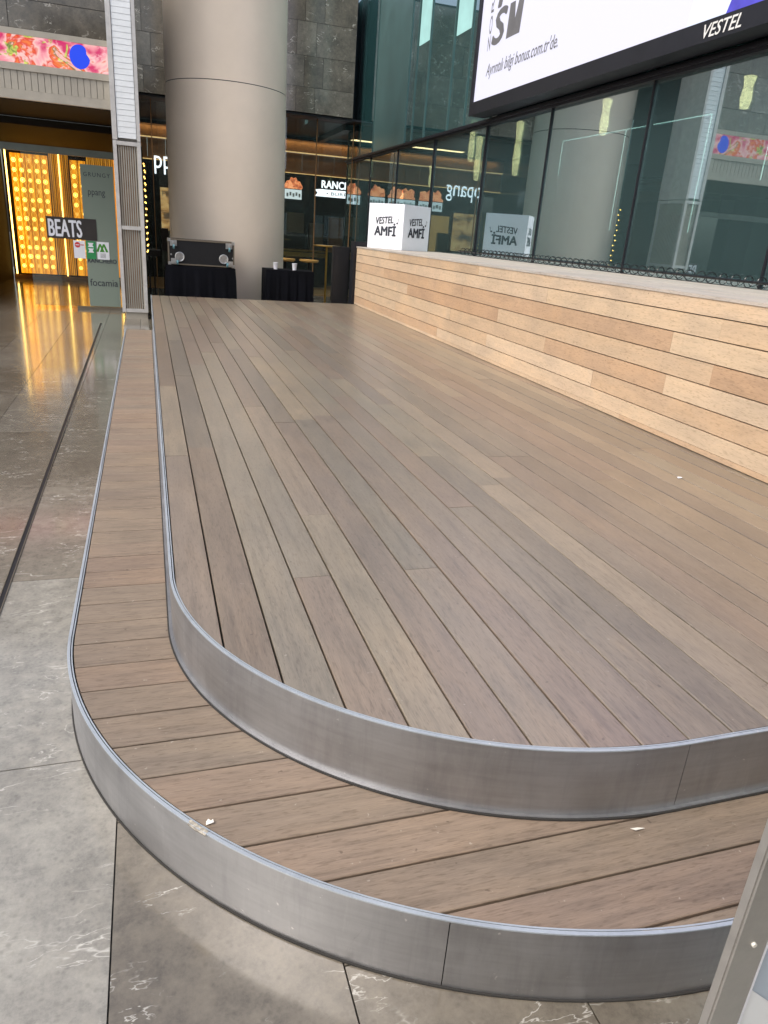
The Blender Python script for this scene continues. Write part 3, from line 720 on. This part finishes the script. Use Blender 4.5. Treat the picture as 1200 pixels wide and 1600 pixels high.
for xx, zz in ((.385, 1.06), (1.40, 1.05)): m = MB(); m.cyl((xx, y0+.004, zz), .014, .01, 'y', 12); m.build('rivet', M['chrome'], fc)
CUP = ['white paper cup on the right black table, close to the column', 'white paper cup standing near the middle of the right black table']
cp = None
for i, (x, y) in enumerate(((2.17, 13.42), (2.51, 13.42))):
    if cp is None:
        mb = MB(); mb.lathe((0, 0, 0), [(0, 0), (.026, 0), (.036, .092), (.038, .094), (.038, .097), (.034, .096), (.025, .006), (0, .006)], 20); cp = mb.build('paper_cup', M['white']); o = cp
    else: o = cp.copy(); COL.objects.link(o)
    o.location = (x, y, .907); o.scale = (1.25, 1.25, 1.2); tag(o, CUP[i], 'cup', 'paper cups on the black table')
# dark slab and black cabinet by the platform end
m = MB(); m.box(3.45, 3.74, 12.87, 13.1, 0, 1.47); tag(m.build('dark_panel', M['dark_frame'], bevel=.004), 'charcoal upright panel standing against the far end of the timber platform', 'panel')
m = MB(); m.box(3.21, 3.52, 13.40, 13.52, 0, 1.36); m.box(3.23, 3.50, 13.386, 13.399, .1, 1.3)
tag(m.build('black_cabinet', M['black'], bevel=.006), 'tall black cabinet left of the charcoal panel behind the stage', 'cabinet')

# ------------------------------------------------------------------ left: lattice post, canopy, glass screen, lit panels
po = thing('metal_post', (-.23, 13.1, 0), 'tall grey aluminium framed post with ribbed glass faces at the entrance', 'post')
PX0, PX1, PY0, PY1 = -.43, -.022, 13.04, 13.88
m = MB(); m.box(PX0+.05, PX1-.01, PY0+.03, PY1-.03, 0, .11); m.build('plinth', M['alu_panel'], po)
m = MB()
for a, b in ((PX0, PX0+.055), (PX1-.055, PX1)):
    for c, d_ in ((PY0, PY0+.06), (PY1-.06, PY1)): m.box(a, b, c, d_, .112, 2.68)
for z in (.112, 1.40, 2.62):
    for c in (PY0+.005, PY1-.05): m.box(PX0+.056, PX1-.056, c, c+.045, z, z+.055)
    for a in (PX0+.005, PX1-.05): m.box(a, a+.045, PY0+.061, PY1-.061, z, z+.055)
m.build('lower_frame', M['alu'], po)
m = MB()
for i in range(9):
    x = PX0+.075+.033*i; m.box(x, x+.018, PY0+.03, PY0+.05, .17, 2.615)
    if i < 9: m.box(x, x+.018, PY1-.05, PY1-.03, .17, 2.615)
for i in range(17):
    y = PY0+.09+.042*i; m.box(PX1-.04, PX1-.022, y, y+.02, .17, 2.615); m.box(PX0+.022, PX0+.04, y, y+.02, .17, 2.615)
m.build('ribbed_infill', M['alu_panel'], po)
m = MB(); m.box(PX0+.1, PX1-.1, PY0+.1, PY1-.1, .16, 2.62); m.build('inner_core', M['bronze'], po)
m = MB(); m.box(PX0, PX0+.07, PY0, PY1, 2.69, 8.9); m.box(PX1-.05, PX1, PY0, PY1, 2.69, 8.9); m.box(PX0+.071, PX1-.051, PY0+.12, PY1-.05, 2.69, 8.9); m.build('upper_frame', M['alu'], po)
m = MB(); z = 2.72
while z < 8.8:
    m.add([(x, PY0+y, z+zz) for x in (PX0+.078, PX1-.058) for y, zz in ((.01, 0), (.013, .0755), (.034, .0765), (.05, .002))], [(0, 1, 5, 4), (1, 2, 6, 5), (2, 3, 7, 6), (3, 0, 4, 7), (0, 3, 2, 1), (4, 5, 6, 7)]); z += .078
m.build('louvre', plain('louvre_white', (.8, .84, .86), .35, .1, .05), po)

lb = thing('entrance_canopy', (-3, 14, 2.5), 'grey metal entrance canopy with stone cladding above at the upper left', 'building')
LX0, LX1 = -14, -.435
Y0 = 13.3
m = MB(); zz = [4.03, 4.4, 5.0, 5.6, 6.2]; xx = [LX0+.98*i for i in range(15)]
for i in range(len(zz)-1):
    for j in range(14):
        a = max(LX0, LX1-.35-.98*(j+1)+(.42 if i % 2 else 0)); b = LX1-.35-.98*j+(.42 if i % 2 else 0)
        if j == 0: b = LX1
        if b > a: m.box(a+.004, min(b, LX1)-.004, Y0, Y0+.03, zz[i]+.004, zz[i+1]-.004, rnd())
m.build('stone_cladding', M['wall_stone'], lb)
m = MB(); m.box(LX0, LX1, Y0+.032, 16, 3.2, 6.25); m.build('wall_core', M['black'], lb)
m = MB(); m.box(LX0, LX1, Y0-.05, Y0+.03, 3.94, 4.02); m.box(LX0, LX1, Y0-.05, Y0+.03, 3.49, 3.58); m.build('screen_surround', M['alu_panel'], lb)
m = MB(); m.box(LX0, LX1, Y0-.035, Y0+.03, 3.581, 3.939); ls = m.build('led_strip', M['led'], lb)
m = MB(); cx, cz = -.83, 3.765
pts = []
for i in range(40):
    t = 2*math.pi*i/40; r_ = .16*(1+.05*math.cos(2*t)-.28*math.exp(-((t-.35)/.35)**2)) ; pts.append((cx+r_*.85*math.cos(t), Y0-.038, cz+r_*1.05*math.sin(t)))
m.add(pts, [tuple(range(40))]); m.build('blue_petal', emit('petal_blue', (.012, .05, .62), 1.), ls, recalc=False)
m = MB(); x = LX1
while x > LX0: m.box(x-.0875, x-.0035, Y0-.03, Y0+.01, 3.24, 3.488); x -= .091
m.box(LX0, LX1, Y0+.011, Y0+.03, 3.24, 3.488); m.build('ribbed_band', M['alu_panel'], lb)
m = MB(); m.box(LX0, LX1+.02, Y0-.06, Y0+.03, 3.11, 3.235); m.build('lower_fascia', M['alu_panel'], lb)
m = MB(); m.box(LX0, LX1+.03, Y0+.031, 15.6, 3.10, 3.16); m.box(LX0, LX1+.03, 15.61, 20.0, 2.98, 3.1); m.build('soffit', M['soffit'], lb)

# room behind the canopy with lit amber panels
er = thing('entrance_room', (-2, 20, 0), 'dark entrance hall behind the canopy glowing amber', 'building')
m = MB(); m.box(-7, -3.12, 15.2, 20.2, 0, 2.97); m.box(-3.1, .0, 20.22, 20.3, 0, 3.2); m.box(-.42, -.36, 15.2, 20.2, 0, 3.5); m.build('side_wall', M['wall_dark'], er)
m = MB(); m.box(-3.1, -.43, 20.15, 20.2, 0, .1); m.build('skirting', M['bronze'], er)
def bulb_panel(x0, x1, z0, z1, cols, rows, label, mat='amber', ph=0.):
    r = thing('bulb_panel', ((x0+x1)/2, 20.1, z0), label, 'light panel', 'amber bulb panels in the entrance hall')
    mb = MB(); w = (x1-x0)/cols
    for i in range(cols): mb.box(x0+w*i+.006, x0+w*(i+1)-.006, 20.1, 20.13, z0, z1)
    mb.build('backboard', M[mat], r)
    b0 = None; bd = None
    for i in range(cols):
        for j in range(rows):
            x = x0+w*(i+.5); z = z1-.14-(z1-z0-.32)*j/(rows-1)
            if b0 is None:
                q = MB(); q.lathe((0, 0, 0), [(0, -.022), (.014, -.017), (.02, 0), (.014, .017), (0, .022)], 10); q.torus((0, .02, 0), .042, .004, 'y', 14, 6); b0 = q.build('bulb', M['bulb'], r); o = b0
            else: o = b0.copy(); COL.objects.link(o)
            if (i*7+j*5) % 11 == 3:
                if bd is None: bd = b0.data.copy(); bd.materials.clear(); bd.materials.append(M['bulb_dim'])
                o.data = bd
            o.location = (x+random.uniform(-.006, .006), 20.055, z+random.uniform(-.008, .008)); o.scale = (random.uniform(.85, 1.15),)*3
    mb = MB()
    for i in range(cols):
        zt = z1-.05; q = 0; xa, xb = x0+w*i+.02, x0+w*(i+1)-.02
        while zt > z0+.25:
            for a, b in ((xa, xb), (xb, xa)):
                mb.add([(a-.005, 20.09, zt), (a+.005, 20.09, zt), (b+.005, 20.09, zt-.21), (b-.005, 20.09, zt-.21)], [(0, 1, 2, 3)])
            zt -= .21
    mb.build('lattice', M['gold_lit'], r, recalc=False)
bulb_panel(-2.93, -2.12, .14, 2.78, 5, 12, 'amber panel of round bulbs at the left edge of the entrance hall')
bulb_panel(-1.66, -1.30, .14, 2.74, 2, 12, 'narrow amber bulb panel partly behind the frosted glass sign')
m = MB()
for i in range(5): m.box(-2.10+.038*i, -2.075+.038*i, 20.1, 20.14, .14, 2.84)
for i in range(5): m.box(-1.87+.04*i, -1.845+.04*i, 20.1, 20.14, .14, 2.84)
for i in range(14): m.box(-1.28+.045*i, -1.25+.045*i, 20.1, 20.14, .14, 2.84)
tag(m.build('fluted_panel', M['fluted_glow']), 'fluted bronze wall panel with painted amber reflection between the bulb panels', 'panel')
SL = ['vertical amber light strip left of the bulb panel', 'vertical amber light strip between the two bulb panels', 'vertical amber light strip beside the metal post']
for i, x in enumerate((-3.03, -1.90, -.655)):
    m = MB(); m.box(x, x+.028, 20.06, 20.09, .12, 2.86); tag(m.build('light_strip', M['strip']), SL[i], 'light strip', 'amber vertical light strips')

gs = thing('glass_screen', (-1.3, 14.2, 0), 'clear glass screen left of the metal post carrying shop names and stickers', 'glass screen')
GY = 14.2
m = MB(); m.box(-1.9, -.45, GY, GY+.012, .05, 2.47); m.build('glass_sheet', M['clear'], gs)
m = MB(); m.box(-3.4, -.43, GY-.01, GY+.03, 2.472, 2.58); m.build('head_rail', plain('green_glass_edge', (.13, .15, .13), .3), gs)
m = MB(); m.box(-1.22, -.43, GY-.03, GY+.05, 0, .05); m.build('base_rail', M['alu_dk'], gs)
m = MB(); m.box(-1.01, -.49, GY-.006, GY-.002, .06, 2.36); fp = m.build('frosted_panel', M['frost'], gs)
YX = GY-.008; xd2 = (1, 0, 0)
for s, x, z, w, h, b, sp in (('GRUNGY', -.965, 2.18, .42, .065, 0., 1.3), ('ppang', -.91, 1.86, .27, .105, 0., 1.), ('RANCHERO', -.99, .80, .47, .07, .05, 1.), ('focamia', -.98, .41, .46, .12, .006, 1.)):
    lettering('lettering', s, (x, YX, z), xd2, zd, w, h, M['ink'], fp, b, 0, .0, sp)
bs = MB(); bs.box(-1.605, -.815, GY-.014, GY-.007, 1.165, 1.51); bsg = bs.build('name_plate', M['alu_dk'] if 0 else plain('dark_plate', (.035, .03, .028), .5), gs)
lettering('lettering', 'BEATS', (-1.575, GY-.016, 1.20), xd2, zd, .52, .27, M['white'], bsg, .028, 0, .0)
for x0_, x1_, mat in ((-1.205, -1.02, 'white'), (-1.005, -.85, 'green'), (-.83, -.63, 'white')):
    m = MB(); m.box(x0_, x1_, GY-.012, GY-.0075, .86, 1.15); s1 = m.build('sticker', M[mat], gs, bevel=.002)
    if x0_ < -1.1:
        m = MB(); m.cyl((-1.14, GY-.014, 1.08), .045, .0015, 'y', 20); m.box(-1.09, -1.04, GY-.0142, GY-.0126, 1.075, 1.09); m.build('sticker_mark', M['red'], s1)
        m = MB(); m.box(-1.17, -1.11, GY-.0152, GY-.0146, 1.074, 1.086); [m.box(-1.18, -1.06, GY-.0142, GY-.0126, z, z+.006) for z in (.98, .96, .94)]; m.build('sticker_mark', M['white'], s1)
    elif mat == 'green':
        m = MB(); [m.add([(-.975, GY-.0135, z-.035), (-.88, GY-.0135, z-.035), (-.90, GY-.0135, z), (-.88, GY-.0135, z+.035), (-.975, GY-.0135, z+.035), (-.955, GY-.0135, z)], [(0, 1, 2, 3, 4, 5)]) for z in (1.09, 1.0)]; m.build('sticker_mark', M['white'], s1, recalc=False)
    else:
        m = MB()
        for xx in (-.775, -.715):
            for s in (-1, 1): m.add([(xx+s*.05-.02, GY-.0135, .985), (xx+s*.05+.02, GY-.0135, .985), (xx+.014, GY-.0135-.0002*s, 1.115), (xx-.014, GY-.0135-.0002*s, 1.115)], [(0, 1, 2, 3)])
        m.build('sticker_mark', plain('leaf_green', (.06, .28, .03), .5), s1, recalc=False)
        m = MB(); [m.box(-.78, -.69, GY-.0142, GY-.0126, z, z+.006) for z in (.95, .93, .91, .89)]; m.build('sticker_mark', M['letter_grey'], s1)

# ------------------------------------------------------------------ back: stone clad building with restaurants
rb = thing('stone_building', (2.5, 19.3, 0), 'stone clad building with dark restaurant frontage behind the column', 'building')
m = MB(); zs = [4.17, 4.70, 5.33, 6.0, 6.75]; WY = 18.9
xs = [-3.4, -1.9, -.6, .27, .98, 1.9, 2.8, 3.65, 4.10, 4.86]
for i in range(len(zs)-1):
    e_ = [x+(.0 if (i % 2 or k == len(xs)-1) else -.18) for k, x in enumerate(xs)]
    for k in range(len(e_)-1): m.box(e_[k]+.004, e_[k+1]-.004, WY, WY+.03, zs[i]+.004, zs[i+1]-.004, rnd())
m.build('stone_cladding', M['wall_stone'], rb)
m = MB(); m.box(-3.4, 4.86, WY+.031, 24, 4.175, 6.8); m.box(4.87, 5.05, 19.6, 24, 4.0, 6.8); m.build('wall_core', M['navy'], rb)
m = MB(); m.box(-.35, 9.5, WY+.05, 23.6, 4.12, 4.16); m.build('soffit', M['navy'], rb)
m = MB(); m.box(-.35, 9.5, 23.05, 23.15, 3.68, 4.1); m.box(-.35, 9.5, 23.1, 23.2, 0, 3.2); m.box(-.42, -.36, 20.3, 23.2, 0, 4.1); m.box(9.5, 9.6, 20.4, 23.2, 0, 4.1); m.build('back_wall', M['black_gloss'], rb)
m = MB(); x = -.34
while x < 9.4: m.box(x, x+.47, 23.0, 23.04, 3.14, 3.66); x += .48
m.build('bronze_fascia', M['bronze'], rb)
m = MB(); m.box(-.35, 9.5, 22.95, 22.99, 3.665, 3.69); m.box(-.35, 9.5, 22.95, 22.99, 3.115, 3.135); m.build('light_strip', M['strip_d'], rb)
al = bpy.data.lights.new('strip_lamp', 'AREA'); al.shape = 'RECTANGLE'; al.size = 9.5; al.size_y = .05; al.energy = 12; al.color = (1, .6, .28)
ao = bpy.data.objects.new('strip_lamp', al); COL.objects.link(ao); ao.parent = rb; ao.matrix_parent_inverse = Matrix.Translation(-Vector(rb['base'])); ao.location = (4.6, 22.75, 3.95); ao.rotation_euler = (R(25), 0, 0)
al = bpy.data.lights.new('counter_fill', 'AREA'); al.shape = 'RECTANGLE'; al.size = 3; al.size_y = .3; al.energy = 9; al.color = (1, .66, .34)  # added fill light that brightens the counter, no fixture stands there
ao = bpy.data.objects.new('counter_fill', al); COL.objects.link(ao); ao.parent = rb; ao.matrix_parent_inverse = Matrix.Translation(-Vector(rb['base'])); ao.location = (3.4, 20.6, 3.9)
m = MB(); m.box(-.35, 9.5, 22.9, 22.99, 3.69, 4.0); m.build('soffit_band', M['bronze'], rb)
m = MB(); m.box(-.35, 9.5, 22.96, 23.0, 2.15, 3.11); m.build('sign_band', M['black_gloss'], rb)
m = MB()
for x in (.21, 1.9, 4.08, 5.0): m.box(x, x+.02, 19.3, 19.34, 0, 4.12)
m.build('window_frame', M['bronze'], rb)
m = MB(); m.box(-.02, 5.08, 19.31, 19.322, .03, 4.1); m.build('window_glass', M['clear'], rb)
m = MB(); m.box(-.35, 13, 19.35, 23.0, .002, .012); m.build('inner_floor', M['warm_floor'], rb)
m = MB(); m.box(2.4, 5.0, 21.9, 22.4, .02, 1.0); m.build('counter_body', M['black_gloss'], rb)
m = MB(); m.box(2.35, 5.0, 21.84, 22.45, 1.002, 1.05); m.box(2.35, 5.0, 21.84, 21.88, .86, .98); m.build('counter_top', M['gold'], rb)
m = MB()
for x, z in ((3.95, 1.15), (5.05, 1.1)): m.box(x, x+.22, 22.85, 22.9, z+.3, z+.38)
m.build('menu_plate', M['letter_grey'], rb)
for x, z, w, h in ((4.0, 1.5, .5, .55), (4.7, 1.05, .4, .75), (2.6, 1.4, .7, .5), (1.3, 1.1, .4, .7)):
    m = MB(); m.box(x, x+w, 22.7, 22.95, z, z+h); m.box(x+.04, x+w-.04, 22.685, 22.699, z+.1, z+h-.06); m.build('kitchen_unit', M['alu_dk'], rb)
m = MB(); m.box(5.3, 5.75, 22.9, 22.95, 1.0, 2.0); m.build('kitchen_hatch', M['bronze'], rb)

# lit pictures of sandwiches in paper bags on the sign band
FL = ['lit picture of a filled sandwich in a white paper bag, just right of the column', 'lit sandwich picture second along the dark sign band, behind the column', 'lit picture of a sandwich in a bag, third along the sign band, behind the column', 'lit picture of a sandwich in a bag, fourth along the sign band, behind the column', 'lit picture of a sandwich in a bag nearest the white shop name, behind the column']
for i, x in enumerate((4.20, 3.42, 2.80, 2.42, 1.80)):
    r = thing('food_sign', (x, 22.93, 2.4), FL[i], 'sign', 'lit food pictures on the restaurant sign band')
    m = MB(); m.prism([(x-.25, 22.93), (x+.25, 22.93), (x+.25, 22.955), (x-.25, 22.955)], 2.42, 2.68); m.build('paper_bag', M['bag'], r)
    m = MB(); [m.box(x-.2+.09*k, x-.15+.09*k, 22.925, 22.929, 2.48+.03*(k % 2), 2.58+.03*(k % 2)) for k in range(5)]; m.build('bag_print', M['panel_blue'], r)
    n = 26; pts = []
    for k in range(n+1):
        t = math.pi*k/n; rr_ = .25*(1+.10*math.sin(5*t+i)+.05*math.sin(11*t))*(1-.14*math.exp(-((t-math.pi/2)/.25)**2)); pts.append((x+rr_*math.cos(t)*1.0, 22.94, 2.70+1.25*rr_*math.sin(t)))
    m = MB(); N = len(pts); m.add(pts+[(a, b+.02, c) for a, b, c in pts], [tuple(range(N)), tuple(range(2*N-1, N-1, -1))]+[(q, N+q, N+(q+1) % N, (q+1) % N) for q in range(N)]); m.build('sandwich', M['food'], r)
rs = thing('restaurant_sign', (5.5, 22.93, 2.7), 'white lit slab lettering over a ribbon banner on the dark sign band', 'sign')
lettering('lettering', 'RANCHERO', (5.05, 22.93, 2.80), xd2, zd, 1.35, .2, M['sign_white'], rs, .05)
m = MB(); m.add([(4.85, 22.935, 2.56), (6.5, 22.935, 2.56), (6.5, 22.935, 2.76), (5.02, 22.935, 2.76), (4.85, 22.935, 2.74), (4.93, 22.935, 2.65)], [(0, 1, 2, 3, 4, 5)]); rbn = m.build('banner', M['sign_white'], rs, recalc=False)
lettering('lettering', '• BURRITOS', (5.2, 22.932, 2.61), xd2, zd, 1.1, .09, M['ink'], rbn, .01)
ps = thing('shop_sign', (.8, 22.9, 2.7), 'white lit rounded lettering beside the metal post, partly behind the column', 'sign')
lettering('lettering', 'ppang', (.30, 22.93, 2.76), xd2, zd, 1.15, .46, M['sign_white'], ps, .0)
pt = thing('menu_poster', (.75, 22.7, 1.3), 'orange lit poster between the metal post and the column under the white shop name', 'poster')
m = MB(); m.box(.43, 1.15, 22.8, 22.86, 1.3, 2.42); bb = m.build('poster_board', M['poster'], pt)
lettering('lettering', 'PPANG', (.48, 22.795, 2.2), xd2, zd, .62, .13, M['white'], bb, .03)
lettering('lettering', 'PPANG', (.5, 22.795, 1.68), xd2, zd, .58, .1, M['sign_white'] if 0 else M['white'], bb, .03)
pt2 = thing('menu_poster', (1.9, 22.7, 1.0), 'wide orange menu poster behind the column, seen only in the glass facade', 'poster')
m = MB(); m.box(1.3, 2.2, 22.8, 22.86, .9, 2.3); m.build('poster_board', M['poster_o'], pt2)
# hanging string of small gold lights
sg = thing('light_curtain', (.01, 15.4, 1), 'curtain of tiny gold lights hanging right behind the metal post', 'string lights')
b0 = None
for i, (x, y) in enumerate(((.01, 15.15), (.02, 15.75))):
    for j in range(15):
        if b0 is None:
            q = MB(); q.lathe((0, 0, 0), [(0, -.016), (.016, 0), (0, .016)], 8); b0 = q.build('bulb', M['bulb'], sg); o = b0
        else: o = b0.copy(); COL.objects.link(o)
        o.location = (x+.01*(j % 2), y+.03*(j % 2), 1.0+.108*j)
m = MB(); m.cyl((.005, 15.16, .9), .003, 1.7, 'z', 5); m.build('wire', M['black'], sg)
m = MB(); m.cyl((.015, 15.76, .9), .003, 1.7, 'z', 5); m.build('wire', M['black'], sg)
# dark bar stand left of the flight case
m = MB(); m.box(.0, .27, 16.6, 17.2, .86, .98); m.box(.02, .05, 16.62, 16.66, 0, .86); m.box(.12, .15, 16.62, 16.66, 0, .86); m.box(.30, .44, 16.6, 17.0, 1.2, 1.42)
m.box(.31, .42, 16.62, 16.9, .98, 1.2); tag(m.build('side_counter', M['black']), 'low black counter with a small device between the post and the flight case', 'counter')
# brass round table and stools
bt = thing('bistro_table', (3.75, 16.3, 0), 'tall round brass table on a thin post right of the black tables', 'table')
m = MB(); m.lathe((3.75, 16.3, 0), [(0, 1.285), (.29, 1.285), (.3, 1.295), (.3, 1.305), (.29, 1.315), (0, 1.315)], 36); m.build('table_top', M['gold'], bt)
m = MB(); m.cyl((3.75, 16.3, .03), .024, 1.255, 'z', 14); m.build('post', M['gold'], bt)
m = MB(); m.lathe((3.75, 16.3, 0), [(0, 0), (.22, 0), (.22, .014), (.03, .03), (0, .03)], 30); m.build('base', M['gold'], bt)
STL = ['bar stool with a tan round seat right behind the paper cups, nearer the column', 'bar stool with a tan round seat next to the brass table']
s0 = None
for i, x in enumerate((3.20, 3.78)):
    if s0 is None:
        r = thing('bar_stool', (0, 0, 0), STL[0], 'stool', 'tan bar stools at the counter')
        q = MB(); q.lathe((0, 0, 0), [(0, .86), (.2, .86), (.235, .89), (.23, .92), (0, .93)], 24); a = q.build('seat', plain('tan_seat', (.5, .28, .07), .5), r)
        q = MB(); q.cyl((0, 0, .02), .03, .84, 'z', 10); q.lathe((0, 0, 0), [(0, 0), (.2, 0), (.2, .015), (0, .03)], 20); b = q.build('pedestal', M['black'], r); s0 = (r, a, b); o = r
    else:
        o = s0[0].copy(); COL.objects.link(o)
        for c in s0[1:]: cc = c.copy(); COL.objects.link(cc); cc.parent = o
    o.location = (x, 18.3, 0); o['label'] = STL[i]

# ------------------------------------------------------------------ foreground sign stand, right
fs_ = thing('sign_stand', (.95, .5, 0), 'standing sign board in a brushed metal frame at the lower right corner', 'sign stand')
m = MB(); FY = .5
m.box(.6915, .750, FY-.016, FY, 0, 1.9); m.box(1.55, 1.61, FY-.016, FY, 0, 1.9); m.box(.751, 1.549, FY-.016, FY, 1.84, 1.9); m.box(.751, 1.549, FY-.016, FY, .0, .06)
m.build('frame', plain('brushed_frame', (.36, .345, .325), .42, .5, .12, 14, .08), fs_, bevel=.003)
m = MB(); m.box(.752, 1.548, FY-.010, FY-.002, .062, 1.838); pb = m.build('board', M['panel_blue'], fs_)
m = MB(); m.box(.7505, .7535, FY-.015, FY-.0105, .061, 1.839); m.build('edge_bead', M['white'], fs_)
m = MB(); m.add([(.756, FY-.0115, .66), (.756, FY-.0115, .07), (1.4, FY-.0115, .07)], [(0, 1, 2)]); m.build('white_wedge', M['panel_white'], pb, recalc=False)
m = MB(); m.cyl((.722, FY-.0195, .765), .0035, .004, 'y', 10); m.build('rivet', M['paper'], fs_)

# ------------------------------------------------------------------ litter
def scrap(x, y, z, pts, label, mat='paper'):
    mb = MB(); n = len(pts); a = [(x+u*.8, y+v*.8, z+.001+.004*abs(math.sin(k*1.9))) for k, (u, v) in enumerate(pts)]
    mb.add(a+[(p[0], p[1], p[2]+.0008) for p in a], [tuple(range(n-1, -1, -1)), tuple(range(n, 2*n))]+[(k, (k+1) % n, n+(k+1) % n, n+k) for k in range(n)])
    return tag(mb.build('paper_scrap', M[mat]), label, 'litter', 'paper scraps on the stage')
scrap(.087, 1.42, Z1+.002, [(-.012, -.008), (.012, -.006), (.01, .01), (.004, .004), (-.004, .011), (-.011, .006)], 'small torn white paper scrap on the lower step at the left curve')
scrap(1.149, 1.150, Z1+.002, [(-.022, .008), (-.012, -.007), (.024, -.004), (.0, .004)], 'cream triangular paper scrap on the lower step near the right')
scrap(2.86, 3.21, Z2+.002, [(-.02, -.012), (.014, -.016), (.024, .01), (-.008, .014)], 'whitish paper scrap on the upper deck near the board wall', 'white')

# ------------------------------------------------------------------ unseen building added to shape the light and darken reflections
m = MB(); m.box(-3.4, 12, -9.5, -5.2, 0, 8)
for i in range(8):
    for j in range(3): m.box(-3.2+1.9*i, -1.6+1.9*i, -5.2, -5.14, .4+2.4*j, 2.3+2.4*j, mi=1)
tag(m.build('unseen_rear_building', [M['dark_frame'], M['black_gloss']]), 'unseen dark grey building added behind the camera to darken the stage reflections', 'building')
print('objects', len(bpy.data.objects))
